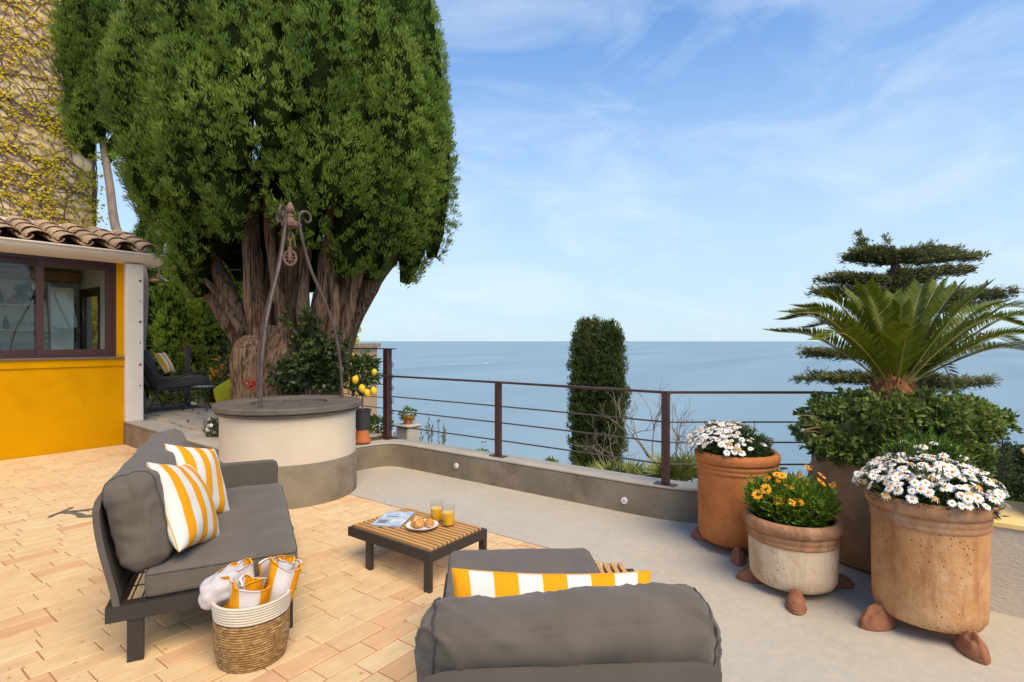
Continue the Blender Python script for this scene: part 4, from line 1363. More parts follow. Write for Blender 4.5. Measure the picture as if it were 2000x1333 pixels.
for k in range(3):
    MB().tube([(0.09 + k * .05, 0.05, 0.279), (0.09 + k * .05, 1.69, 0.279)], 0.004, 5).build('support_cord', MAT['black_metal'], sf)


# curved sling back
def back_sheet(w0, w1, lean, z0, z1, th, wing):
    mb = MB()
    nz, ny = 10, 14
    V, F = [], []
    for s in (0, 1):
        for i in range(nz + 1):
            t = i / nz
            for j in range(ny + 1):
                q = j / ny
                y_ = w0 + (w1 - w0) * q
                e = abs(2 * q - 1) ** 8
                x_ = 0.012 - lean * math.sin(t * math.pi / 2) ** 1.3 + wing * e + (th if s else 0)
                z_ = z0 + (z1 - z0) * t
                if i == nz: z_ -= 0.03 * abs(2 * q - 1) ** 10
                V.append((x_, y_, z_))
    m = (nz + 1) * (ny + 1)
    for s in (0, 1):
        for i in range(nz):
            for j in range(ny):
                a = s * m + i * (ny + 1) + j
                f = (a, a + 1, a + ny + 2, a + ny + 1)
                F.append(f[::-1] if s else f)
    for i in range(nz):
        for j in (0, ny):
            a = i * (ny + 1) + j
            F.append((a, a + ny + 1, m + a + ny + 1, m + a))
    for j in range(ny):
        a = nz * (ny + 1) + j
        F.append((a, a + 1, m + a + 1, m + a)); a = j
        F.append((a, a + 1, m + a + 1, m + a))
    return mb.add(V, F)


back_sheet(0.0, 1.74, 0.085, 0.3025, 0.825, 0.03, 0.02).build('backrest', MAT['sling'], sf, 'soft')
# armrest slab with rounded upper corners
prof = [(0.02, 0.3025)] + [(0.88, 0.3025)] + [(0.88 - 0.055 * (1 - math.cos(a)), 0.585 + 0.055 * math.sin(a)) for a in [math.pi / 2 * i / 6 for i in range(7)]] + [(-0.03, 0.645)]
mb = MB()
n = len(prof)
mb.v = [(p[0], y_, p[1]) for y_ in (1.685, 1.742) for p in prof]
mb.f = [tuple(range(n)), tuple(range(2 * n - 1, n - 1, -1))] + [((i + 1) % n, i, n + i, n + (i + 1) % n) for i in range(n)]
mb.m = [0] * len(mb.f)
o = mb.build('armrest', MAT['sling'], sf, True)
md = o.modifiers.new('bevel', 'BEVEL'); md.width = 0.014; md.segments = 3; md.limit_method = 'ANGLE'
cushion('seat_cushion', (0.375, 0.825, 0.078), 0.040, MAT['cushion'], sf, (0.535, 0.848, 0.372), (0, 0, 0), 0.018, 2, 0.010, 2.0, 30, 4.0, seams=((2, 0.72), (2, -0.72)))
cushion('back_cushion', (0.115, 0.80, 0.262), 0.085, MAT['cushion'], sf, (0.125, 0.835, 0.70), (0, math.radians(-11), 0), 0.028, 0, 0.015, 5.0, 34, 6.5, seams=((1, -0.94), (1, 0.94)))

Rz = Matrix.Rotation(sf.rotation_euler.z, 4, 'Z')
M1 = Matrix.Translation(B0) @ Rz


def sofa_pillow(label, loc, yaw, lean, roll, w, h, seed):
    # face normal starts along local +x, turned by yaw, leaned back
    R = Matrix.Rotation(yaw, 4, 'Z') @ Matrix.Rotation(-lean, 4, 'Y') @ Matrix(((0, 0, 1, 0), (1, 0, 0, 0), (0, 1, 0, 0), (0, 0, 0, 1))) @ Matrix.Rotation(roll, 4, 'Z')
    return pillow('striped_pillow', label, w, h, 0.20, MAT['stripe'], M1 @ Matrix.Translation(loc) @ R, 0.008, seed, 'striped pillows on the left sofa')


sofa_pillow('yellow and white striped pillow at the open end of the left sofa, nearest the basket', (0.315, 0.33, 0.70), math.radians(-16), math.radians(25), math.radians(-14), 0.48, 0.52, 3.0)
sofa_pillow('yellow and white striped pillow half hidden behind another pillow on the left sofa', (0.345, 0.86, 0.71), math.radians(-30), math.radians(24), math.radians(-16), 0.47, 0.49, 8.0)

# ---- sofa in front, seen from behind
S2 = c2w(0.165, 1.45, 0)
s2 = thing('garden_chaise', 'dark grey garden chaise seen from behind at the bottom of the picture', 'sofa', S2, math.radians(-49.6))
mb = MB()
mb.box(-0.44, 0.66, 0.0, 0.05, 0.222, 0.302).box(-0.44, 0.66, 1.70, 1.75, 0.222, 0.302).box(-0.44, -0.39, 0.05, 1.70, 0.222, 0.302).box(0.61, 0.66, 0.05, 1.70, 0.222, 0.302)
mb.build('seat_frame', MAT['black_metal'], s2)
for (x_, y_) in ((-0.42, 0.05), (0.61, 0.05), (-0.42, 1.63), (0.61, 1.63)):
    MB().box(x_, x_ + 0.032, y_, y_ + 0.072, 0, 0.2215).build('leg', MAT['black_metal'], s2)
for k in range(4):
    MB().box(0.437 + k * 0.044, 0.437 + k * 0.044 + 0.027, 0.055, 1.765, 0.3030, 0.335, bev=0.002).build('slat', MAT['teak_x'], s2)
mb = back_sheet(-0.395, 0.395, 0.05, 0.3025, 0.795, 0.03, 0.02)
mb.v = [(y_, x_, z_) for x_, y_, z_ in mb.v]
mb.build('backrest', MAT['sling'], s2, 'soft')


def roll_back(p):
    # the loose cushion hangs over the low backrest towards the camera, its ends sag
    q = p.copy()
    t = max(0.0, (p.z - 0.07) / 0.21)
    q.y -= 0.062 * t ** 1.3
    q.z += 0.012 * math.sin(p.x * 6.5 + .7) * t - 0.014 * math.cos(p.x * 3.6 + .4) * t
    return q


cushion('back_cushion', (0.425, 0.122, 0.275), 0.105, MAT['cushion'], s2, (0.005, 0.165, 0.662), (math.radians(6), 0, 0), 0.018, 1, 0.026, 9.0, 40, 4.4, seams=((0, -0.93), (0, 0.95)), deform=roll_back)
cushion('seat_cushion', (0.405, 0.795, 0.070), 0.040, MAT['cushion'], s2, (-0.012, 0.955, 0.374), (0, 0, 0), 0.014, 2, 0.006, 4.0, 26, 4.0, seams=((2, 0.72), (2, -0.72)))
M2 = Matrix.Translation(S2) @ Matrix.Rotation(math.radians(-49.6), 4, 'Z')
pw = pillow('striped_pillow', 'long yellow and white striped pillow lying behind the back cushion of the chaise', 0.71, 0.44, 0.15, MAT['stripe_wide'],
            M2 @ Matrix.Translation((0.0, 0.395, 0.640)) @ Matrix.Rotation(math.radians(64), 4, 'X') @ Matrix.Rotation(math.radians(-2.0), 4, 'Z'), 0.008, 12.0)
MB().tube([(0.365 + 0.018 * math.cos(t), 0.12 + 0.02 * math.sin(t), 0.006 * math.sin(2 * t)) for t in [2 * math.pi * i / 16 for i in range(16)]], 0.004, 5, closed=True).build('cord_loop', MAT['daisy_white'], pw, True)

# ---- slatted table
tbl = thing('coffee_table', 'low black metal table with a top of teak slats', 'table', (2.53, 2.57, 0))
TX, TY, TZ = 0.59, 0.86, 0.262
mb = MB()
mb.box(0, TX, 0, 0.022, TZ - 0.065, TZ).box(0, TX, TY - 0.022, TY, TZ - 0.065, TZ).box(0, 0.022, 0.022, TY - 0.022, TZ - 0.065, TZ).box(TX - 0.022, TX, 0.022, TY - 0.022, TZ - 0.065, TZ)
mb.box(0.022, TX - 0.022, 0.25, 0.28, TZ - 0.055, TZ - 0.03).box(0.022, TX - 0.022, 0.58, 0.61, TZ - 0.055, TZ - 0.03)
mb.build('frame', MAT['black_metal'], tbl)
for (x_, y_) in ((0.001, 0.001), (TX - 0.031, 0.001), (0.001, 0.60), (TX - 0.031, 0.60)):
    MB().box(x_, x_ + 0.03, y_, y_ + 0.055, 0, TZ - 0.0655).build('leg', MAT['black_metal'], tbl)
sw = (TX - 0.05) / 13
slat_me = MB().box(-0.0105, 0.0105, 0.018, TY - 0.026, 0, 0.046, bev=0.003).mesh('slat', MAT['teak'])
for k in range(13):
    link('slat', slat_me, tbl, (0.025 + sw * (k + .5), 0.004, TZ - 0.0295 + rnd.uniform(-.0006, .0006)))
TOP = TZ - 0.0295 + 0.0475

# magazine with a pale blue printed cover
MAT['cover'] = M('magazine_cover_print', (0.52, 0.60, 0.66), (0.22, 0.34, 0.48), 9, 0.3, c3=(0.70, 0.70, 0.66), s3=11, t3=(0.5, 0.6), coords='obj')
MAT['pages'] = M('magazine_pages', (0.52, 0.50, 0.47), (0.34, 0.33, 0.32), 60, 0.7, stretch=(1, 1, 14))
mg = thing('magazine', 'magazine with a pale blue cover on the slatted table', 'magazine', (2.805, 3.235, TOP), math.radians(27.7 - 90))
MB().box(-0.112, 0.112, -0.165, 0.165, 0.0005, 0.0115).build('pages', MAT['pages'], mg)
mb = MB()
nn = 10
V = []
for i in range(nn + 1):
    for j in range(nn + 1):
        x_, y_ = -0.114 + 0.228 * i / nn, -0.167 + 0.334 * j / nn
        V.append((x_, y_, 0.0125 + 0.006 * (i / nn) ** 3 * (j / nn)))
mb.add(V, [(i * 11 + j, (i + 1) * 11 + j, (i + 1) * 11 + j + 1, i * 11 + j + 1) for i in range(nn) for j in range(nn)])
mb.build('cover', MAT['cover'], mg, 'all')
MB().box(-0.075, 0.03, 0.03, 0.05, 0.013, 0.0136).box(-0.09, -0.02, -0.12, -0.045, 0.013, 0.0137).build('cover_print', M('cover_print_dark', (0.18, 0.20, 0.22), None, rough=.35), mg)

plt = MB().lathe([(0.0, 0.004), (0.055, 0.004), (0.065, 0.001), (0.068, 0.004), (0.105, 0.020), (0.118, 0.026), (0.119, 0.029), (0.104, 0.026), (0.066, 0.011), (0.0, 0.010)], 48).build('plate', MAT['porcelain'], None, True, (2.805, 2.925, TOP))
props(plt, 'white china plate with pastries on the slatted table', 'plate')


def pastry(label, loc, sx, sy, sz, seed, muffin):
    V, F = [], []
    nu, nv = 28, 16
    for i in range(nv + 1):
        ph = math.pi * i / nv
        for j in range(nu):
            a = 2 * math.pi * j / nu
            r = math.sin(ph)
            p = Vector((r * math.cos(a), r * math.sin(a), -math.cos(ph)))
            w = 1 + 0.16 * noise.noise(p * 2.3 + Vector((seed, 0, 0))) + 0.09 * noise.noise(p * 6 + Vector((seed, 3, 0)))
            if not muffin: w += 0.10 * math.sin(p.x * 9)
            z = p.z
            if z < -0.35: z = -0.35 - (abs(z) - .35) * .3
            tz = 1.0
            if muffin and z < 0.1: tz = 0.84
            V.append((p.x * w * sx * tz, p.y * w * sy * tz, (z + 0.545) * sz * (1 + (w - 1) * (z > 0))))
    for i in range(nv):
        for j in range(nu):
            F.append((i * nu + j, i * nu + (j + 1) % nu, (i + 1) * nu + (j + 1) % nu, (i + 1) * nu + j))
    o = MB().add(V, F).build('pastry', MAT['pastry'], None, 'all', loc, (0, 0, seed))
    props(o, label, 'pastry')


pastry('large golden pastry at the left on the white plate', (2.785, 2.950, TOP + 0.0105), 0.060, 0.044, 0.045, 1.3, False)
pastry('small brown muffin at the right on the white plate', (2.835, 2.882, TOP + 0.0105), 0.036, 0.036, 0.040, 4.1, True)
for (x_, y_, lab) in ((2.985, 2.955, 'glass of orange juice on the slatted table, the one behind'), (2.965, 2.815, 'glass of orange juice on the slatted table, the one beside the table corner')):
    gt = thing('juice_glass', lab, 'glass', (x_, y_, TOP), 0, 'glasses of orange juice')
    gt.scale = (1.16, 1.16, 1.16)
    MB().lathe([(0.0, 0.0006), (0.036, 0.0006), (0.0385, 0.004), (0.0425, 0.128), (0.0412, 0.1285), (0.0408, 0.127), (0.0372, 0.009), (0.0, 0.009)], 32).build('tumbler', MAT['glass'], gt, True)
    MB().lathe([(0.0, 0.0105), (0.0362, 0.0105), (0.0388, 0.082), (0.0, 0.082)], 32).build('juice', MAT['juice'], gt, True)

# ---- basket with rolled towels
BC = c2w(-1.362, 2.868, 0)
bk = thing('woven_basket', 'seagrass basket with a white rope rim at the end of the left sofa', 'basket', BC)
prof = []
nz = 72
for i in range(nz + 1):
    z_ = 0.004 + 0.236 * i / nz
    prof.append((0.158 + 0.022 * math.sin(min(1, z_ / .16) * math.pi / 2) + 0.0042 * math.cos(math.pi / 2 * i), z_))
MB().lathe([(0.0, 0.004)] + prof, 72, wob=0.016).build('woven_body', MAT['seagrass'], bk, 'all')
prof = []
for i in range(7):
    for a in (-75, -40, 0, 40, 75):
        prof.append((0.1785 + 0.0015 * i + 0.0062 * math.cos(math.radians(a)), 0.247 + i * 0.0135 + 0.0066 * math.sin(math.radians(a))))
prof += [(0.182, 0.334), (0.176, 0.330), (0.172, 0.245), (0.16, 0.12), (0.0, 0.10)]
MB().lathe(prof, 72, wob=0.01).build('rope_rim', MAT['rope'], bk, 'all')


def towel(label, foot, top, r, turns, seed, flare=0.2, start=0.0):
    foot, top = Vector(foot), Vector(top)
    ax = (top - foot)
    Lh = ax.length
    ax.normalize()
    e1 = ax.orthogonal().normalized(); e2 = ax.cross(e1)
    na, nl = int(30 * turns), 18
    V, C, F = [], [], []
    arc = 0
    arcs = []
    for i in range(na + 1):
        t = i / na
        rr = 0.014 + (r - 0.014) * t
        arcs.append(arc)
        arc += rr * 2 * math.pi * turns / na
    th = 0.012
    for lay in (0, 1):
        for i in range(na + 1):
            t = i / na
            for j in range(nl + 1):
                q = j / nl
                a = start + 2 * math.pi * turns * t
                rr = (0.014 + (r - 0.014) * t) * (1 + flare * q * q) + (th / 2 if lay else -th / 2) * (1 if 0 < i < na else 0)
                rr *= 1 + (0.10 + .22 * q) * noise.noise(Vector((math.cos(a) * 1.4 + seed, math.sin(a) * 1.4, q * 2.2)))
                h_ = Lh * q
                h_ += (0.050 * noise.noise(Vector((a * .55, seed, 0))) + 0.015 * (1 - t)) * q
                if j == nl: h_ -= 0.0
                V.append(foot + ax * h_ + (e1 * math.cos(a) + e2 * math.sin(a)) * rr)
                C.append((arcs[i] + seed * .37, h_, 0))
    m = (na + 1) * (nl + 1)
    for lay in (0, 1):
        for i in range(na):
            for j in range(nl):
                a = lay * m + i * (nl + 1) + j
                f = (a, a + nl + 1, a + nl + 2, a + 1)
                F.append(f if lay else f[::-1])
    for i in range(na):
        a = i * (nl + 1) + nl
        F.append((a, a + nl + 1, m + a + nl + 1, m + a))
        a = i * (nl + 1)
        F.append((a, m + a, m + a + nl + 1, a + nl + 1))
    for i in (0, na):
        for j in range(nl):
            a = i * (nl + 1) + j
            F.append((a, a + 1, m + a + 1, m + a))
    me = MB().add(V, F).mesh('rolled_towel', MAT['towel'], 'all')
    me.attributes.new('cloth', 'FLOAT_VECTOR', 'POINT').data.foreach_set('vector', [c for p in C for c in p])
    o = link('rolled_towel', me)
    md = o.modifiers.new('sub', 'SUBSURF'); md.levels = 1; md.render_levels = 1
    props(o, label, 'towel', 'rolled towels in the basket')


def bp(X, Y, z): return BC + c2w(X, Y, z)


towel('rolled striped towel leaning out of the basket at its left', bp(-0.05, 0.03, 0.13), bp(-0.105, 0.03, 0.445), 0.092, 2.2, 1.0, .22, 2.0)
towel('rolled striped towel leaning out of the basket at its right', bp(0.06, 0.03, 0.13), bp(0.135, 0.065, 0.455), 0.092, 2.2, 2.5, .22, 0.6)
towel('rolled striped towel standing at the front of the basket between two others', bp(0.0, -0.065, 0.13), bp(0.02, -0.075, 0.415), 0.088, 2.1, 4.4, .22, 4.0)
# loose white towel bulging over the rim
MAT['white_towel'] = M('white_terry_cloth', (0.70, 0.65, 0.64), (0.62, 0.58, 0.57), 8, 0.95, 1.0, 260)
lt_ = cushion('loose_towel', (0.105, 0.075, 0.060), 0.052, MAT['white_towel'], None, bp(-0.135, -0.035, 0.372), (math.radians(12), math.radians(-24), math.radians(-40)), 0.012, 2, 0.030, 15.0, 22, 9.0)
props(lt_, 'loose white towel bulging over the left rim of the basket', 'towel')

# ---- wrought iron armchair in the background, facing the sea (+x)
ic = thing('iron_armchair', 'wrought iron garden armchair with charcoal cushions under the cypress', 'armchair', (4.02, 11.08, 0.349))
ic.scale = (1.12, 1.12, 1.12)
for y_ in (0.0, 0.80):
    MB().tube(smooth_path([(-.12, y_, 0.0), (-0.02, y_, .20), (0.05, y_, .40), (-0.06, y_, .70), (-.20, y_, .93), (-.28, y_, 1.02)], 24), 0.014, 7).build('back_leg', MAT['iron_black'], ic, True)
    MB().tube(smooth_path([(0.86, y_, 0.0), (0.80, y_, .14), (0.74, y_, .34), (0.80, y_, .50), (0.80, y_, .60), (0.72, y_, .645), (0.50, y_, .60), (0.25, y_, .53), (0.0, y_, .56)], 34), 0.013, 7).build('arm_loop', MAT['iron_black'], ic, True)
    MB().tube(smooth_path([(0.42, y_, 0.0), (0.35, y_, .18), (0.22, y_, .33), (0.42, y_, .36)], 16), 0.011, 6).build('scroll_leg', MAT['iron_black'], ic, True)
    MB().tube(smooth_path([(0.42, y_, 0.0), (0.52, y_, .18), (0.66, y_, .33)], 12), 0.011, 6).build('scroll_leg', MAT['iron_black'], ic, True)
    MB().tube([(0.02, y_, .355), (0.78, y_, .355)], 0.012, 6).build('seat_rail', MAT['iron_black'], ic, True)
for x_, z_ in ((0.02, .355), (0.78, .355)):
    MB().tube([(x_, 0, z_), (x_, .80, z_)], 0.012, 6).build('seat_rail', MAT['iron_black'], ic, True)
# back hoops with a spiral
hoop = [(-0.05 - 0.23 * (z_ - .40) / .6 - .03, y_, z_) for y_, z_ in [(0.40 - 0.40 * math.cos(a), .42 + 0.60 * math.sin(a)) for a in [math.pi * i / 20 for i in range(21)]]]
MB().tube(hoop, 0.013, 7).build('back_hoop', MAT['iron_black'], ic, True)
hoop = [(-0.06 - 0.23 * (z_ - .40) / .6 - .03, y_, z_) for y_, z_ in [(0.40 - 0.22 * math.cos(a), .42 + 0.50 * math.sin(a)) for a in [math.pi * i / 20 for i in range(21)]]]
MB().tube(hoop, 0.009, 6).build('back_hoop', MAT['iron_black'], ic, True)
sp = []
for i in range(44):
    a = i * .33
    r_ = 0.17 * (1 - i / 60)
    y_, z_ = 0.40 + r_ * math.cos(a), .66 + r_ * math.sin(a)
    sp.append((-0.10 - 0.23 * (z_ - .40) / .6, y_, z_))
MB().tube(sp, 0.008, 6).build('back_spiral', MAT['iron_black'], ic, True)
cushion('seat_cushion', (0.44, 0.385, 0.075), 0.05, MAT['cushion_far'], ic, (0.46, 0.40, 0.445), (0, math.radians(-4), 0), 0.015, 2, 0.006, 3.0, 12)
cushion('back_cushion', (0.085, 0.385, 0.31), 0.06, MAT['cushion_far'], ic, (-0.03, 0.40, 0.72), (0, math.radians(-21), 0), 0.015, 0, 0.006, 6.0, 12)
for (x_, y_, z_, yaw, lab, sd) in ((4.24, 11.22, 1.25, -45, 'small yellow and white pillow on the iron armchair, the one nearer the side table', 21.0), (4.10, 11.66, 1.31, -10, 'small yellow and white pillow on the iron armchair, the one behind the column', 27.0)):
    R = Matrix.Rotation(math.radians(yaw), 4, 'Z') @ Matrix.Rotation(-math.radians(26), 4, 'Y') @ Matrix(((0, 0, 1, 0), (1, 0, 0, 0), (0, 1, 0, 0), (0, 0, 0, 1)))
    pillow('striped_pillow', lab, 0.40, 0.42, 0.13, MAT['stripe_small'], Matrix.Translation((x_, y_, z_)) @ R, 0.006, sd, 'pillows on the iron armchair')
sd_ = thing('side_table', 'small round iron side table beside the iron armchair', 'table', (4.74, 10.80, 0.341))
MB().lathe([(0.0, 0.44), (0.21, 0.44), (0.215, 0.447), (0.21, 0.454), (0.0, 0.454)], 28).build('table_top', MAT['lid'], sd_, True)
for k in range(3):
    a = 2 * math.pi * k / 3 + .4
    MB().tube(smooth_path([(0.20 * math.cos(a), 0.20 * math.sin(a), 0), (0.08 * math.cos(a), 0.08 * math.sin(a), .2), (0.16 * math.cos(a), 0.16 * math.sin(a), .44)], 12), 0.010, 6).build('leg', MAT['iron_black'], sd_, True)
m2 = MB().box(-0.10, 0.10, -0.13, 0.13, 0, 0.010).box(-.095, .095, -.125, .125, .0102, .0125, 1).build('magazine', [MAT['pages'], MAT['cover']], None, False, (4.74, 10.80, 0.796), (0, 0, .6))
props(m2, 'pale magazine on the small iron side table', 'magazine')

# ---- outdoor shower
sh = thing('outdoor_shower', 'brass shower head on a thin copper pipe beside the white column', 'shower')
p0 = at(313, 525, 8.45); p1 = at(470, 527, 7.55)
MB().tube([p0, p0.lerp(p1, .5), p1], 0.013, 8).build('pipe', MAT['pipe'], sh, True)
MB().tube(smooth_path([p0, p0 + Vector((-.012, .012, -.015)), p0 + Vector((-.014, .014, -.07))], 8), 0.016, 8).lathe([(0.018, -0.06), (0.018, -0.10)], 10, c=(p0.x - .014, p0.y + .014, p0.z)).build('elbow', MAT['pipe'], sh, True)
MB().lathe([(0.016, 0.0), (0.026, -0.010), (0.022, -0.03), (0.045, -0.05), (0.098, -0.075), (0.125, -0.092), (0.128, -0.112), (0.118, -0.118), (0.0, -0.116)], 28, c=(p0.x - .014, p0.y + .014, p0.z - .085)).build('shower_head', MAT['brass'], sh, True)
# ================================================================== POTS
def pot(name, label, pos, H, R, RR, mat, zfoot, rimmat, wob=0.006):
    t = thing(name, label, 'flower pot', (pos.x, pos.y, zfoot))
    h = H - zfoot
    MB().lathe([(0.0, 0.0), (R * .80, 0.0), (R * .90, 0.010), (R * .965, 0.04), (R * .985, 0.10), (R, h * .5), (R * 1.0, h - 0.155)], 72, wob=wob).build('body', mat, t, 'all')
    MB().lathe([(R * 1.0, h - 0.156), (R * 1.025, h - 0.150), (R * 1.03, h - 0.132), (R * 1.012, h - 0.122), (R * 1.03, h - 0.116), (R * 1.045, h - 0.100), (R * 1.03, h - 0.084), (R * 1.012, h - 0.079)], 72, wob=wob).build('moulding', rimmat, t, 'all')
    MB().lathe([(R * 1.012, h - 0.080), (R * 1.06, h - 0.078), (RR - .006, h - 0.066), (RR, h - 0.045), (RR - .002, h - 0.022), (RR - 0.016, h - 0.006), (RR - 0.034, h), (RR - 0.050, h - 0.008), (RR - 0.058, h - 0.028), (RR - 0.060, h - 0.10)], 72, wob=wob).build('rim', rimmat, t, 'all')
    s = MB().lathe([(0.0, h - 0.055), (RR * .4, h - 0.058), (RR - 0.058, h - 0.065)], 40, wob=.02).build('soil', MAT['soil'], t, 'all')
    return t


PA, PB, PC = c2w(1.804, 4.39, 0), c2w(1.884, 3.669, 0), c2w(2.406, 3.161, 0)
pot('tall_flower_pot', 'tall reddish terracotta pot with daisies at the end of the low wall', PA, 0.775, 0.296, 0.322, MAT['terracotta_red'], 0.062, MAT['terracotta_red'])
pot('short_flower_pot', 'short pale limed terracotta pot with orange flowers', PB, 0.487, 0.272, 0.304, MAT['terracotta_pale'], 0.050, MAT['terracotta_rim'])
pot('wide_flower_pot', 'large stained terracotta pot with daisies at the right edge', PC, 0.772, 0.276, 0.312, MAT['terracotta_mid'], 0.075, MAT['terracotta_rim'])


def face_foot_mesh(name, scaly=False):
    """wedge-shaped clay foot: a small reclining face looking up and out (or a scaly claw)"""
    V, F = [], []
    nu, nv = 30, 20
    g = lambda x, y_, cx, cy, s: math.exp(-((x - cx) ** 2 + (y_ - cy) ** 2) / (2 * s * s))
    for i in range(nv + 1):
        el = math.pi / 2 * i / nv
        for j in range(nu):
            a = 2 * math.pi * j / nu
            x, y_, z = math.cos(el) * math.cos(a), math.cos(el) * math.sin(a), math.sin(el)
            r = 1.0
            if scaly:
                r += 0.07 * abs(math.sin(a * 7 + (i % 2) * .6)) * abs(math.sin(el * 13))
            else:
                r += 0.20 * g(x, y_, 0.42, 0, .10) + 0.12 * g(x, y_, 0.22, 0, .09)          # nose
                r -= 0.16 * g(x, y_, 0.22, .30, .10) + 0.16 * g(x, y_, 0.22, -.30, .10)     # eye hollows
                r += 0.06 * g(x, y_, 0.20, .30, .045) + 0.06 * g(x, y_, 0.20, -.30, .045)   # eyeballs
                r += 0.12 * (g(x, y_, 0.02, .22, .13) + g(x, y_, 0.02, -.22, .13))          # brow
                r += 0.10 * g(x, y_, 0.66, 0, .09) - 0.09 * g(x, y_, 0.72, 0, .035) + 0.12 * g(x, y_, 0.84, 0, .12)   # lips, chin
                r += 0.08 * (g(x, y_, 0.52, .42, .15) + g(x, y_, 0.52, -.42, .15))          # cheeks
                r += 0.05 * math.sin(a * 11) * max(0, -x) * (z > .2)                        # hair
            r = 1 + (r - 1) * 1.7
            V.append((x * r * 0.115 + 0.012, y_ * r * 0.064, z * r * (0.108 - 0.028 * x)))
    for i in range(nv):
        for j in range(nu):
            F.append((i * nu + j, i * nu + (j + 1) % nu, (i + 1) * nu + (j + 1) % nu, (i + 1) * nu + j))
    F.append(tuple(range(nu - 1, -1, -1)))
    return MB().add(V, F).mesh(name, MAT['foot'], 'all')


face_me, scale_me = face_foot_mesh('pot_foot'), face_foot_mesh('pot_foot', True)


def foot(me, label, px, py, potc, sc=1.0, extra=0.0, push=0.0):
    p = on(px, py, 0.0)
    d = Vector((p.x - potc.x, p.y - potc.y, 0))
    p = p - d.normalized() * 0.07 * sc
    o = link('pot_foot', me, None, (p.x, p.y, 0.003), (0, 0, math.atan2(d.y, d.x) + extra), (sc, sc, sc))
    props(o, label, 'pot foot', 'clay feet under the pots')


foot(face_me, 'clay face foot under the large stained pot, the one facing left', 1693, 1222, PC, 1.0, .3)
foot(face_me, 'clay face foot under the large stained pot, at the right bottom of the picture', 1920, 1288, PC, 0.98, -.35)
foot(face_me, 'clay face foot under the tall reddish pot, the one facing the camera', 1443, 1102, PA, 0.85)
foot(face_me, 'small clay foot under the tall reddish pot beside the low wall', 1362, 1052, PA, 0.8)
foot(scale_me, 'scaly clay foot under the front of the short pale pot', 1556, 1196, PB, 0.85)
foot(scale_me, 'scaly clay foot at the left of the short pale pot', 1453, 1132, PB, 0.8)
foot(scale_me, 'scaly clay foot at the right of the short pale pot', 1654, 1146, PB, 0.7)


# ---- flowers
def flower_mesh(name, petals, mats, wid=0.36, droop=0.12, eye=0.30, seed=0):
    r_ = random.Random(seed)
    mb = MB()
    for k in range(petals):
        a = 2 * math.pi * (k + r_.uniform(-.15, .15)) / petals
        ca, sa = math.cos(a), math.sin(a)
        w = wid * r_.uniform(.85, 1.1) / 2
        L = r_.uniform(.88, 1.05)
        z = [0.0, 0.06 + r_.uniform(-.03, .03), -droop * r_.uniform(.2, 1.6)]
        pts = [(0.18, -w * .5, z[0]), (0.18, w * .5, z[0]), (0.66 * L, w, z[1]), (L, w * .45, z[2]), (L, -w * .45, z[2]), (0.66 * L, -w, z[1])]
        b = [(x * ca - y_ * sa, x * sa + y_ * ca, zz) for x, y_, zz in pts]
        mb.add(b, [(0, 1, 2, 5), (5, 2, 3, 4)], 0)
    mb.lathe([(eye, 0.02), (eye * .85, 0.13), (eye * .45, 0.20), (0.0, 0.21)], 9, 1)
    mb.tube([(0, 0, 0.02), (0.1, 0.03, -1.1), (.12, .05, -2.4)], 0.045, 4, 2)
    return mb.mesh(name, mats)


daisy = [flower_mesh('daisy', 13, [MAT['daisy_white'], MAT['daisy_eye'], MAT['stem_green']], .40, .14, .28, s) for s in range(4)]
MAT['daisy_old'] = M('withered_daisy_petal', (0.62, 0.50, 0.33), (0.50, 0.36, 0.20), 60, .8)
faded = flower_mesh('daisy', 10, [MAT['daisy_old'], MAT['daisy_eye'], MAT['stem_green']], .34, .5, .36, 44)
marig = [flower_mesh('orange_flower', 12, [MAT['orange_petal'], MAT['dark_eye'], MAT['stem_green']], .42, -.05, .24, s) for s in range(3)]
marig_shut = flower_mesh('orange_flower', 9, [MAT['orange_petal'], MAT['daisy_eye'], MAT['stem_green']], .30, -1.2, .30, 9)


def look_rot(d, spin):
    q = Vector(d).normalized().to_track_quat('Z', 'Y')
    return (q.to_matrix() @ Matrix.Rotation(spin, 3, 'Z')).to_euler()


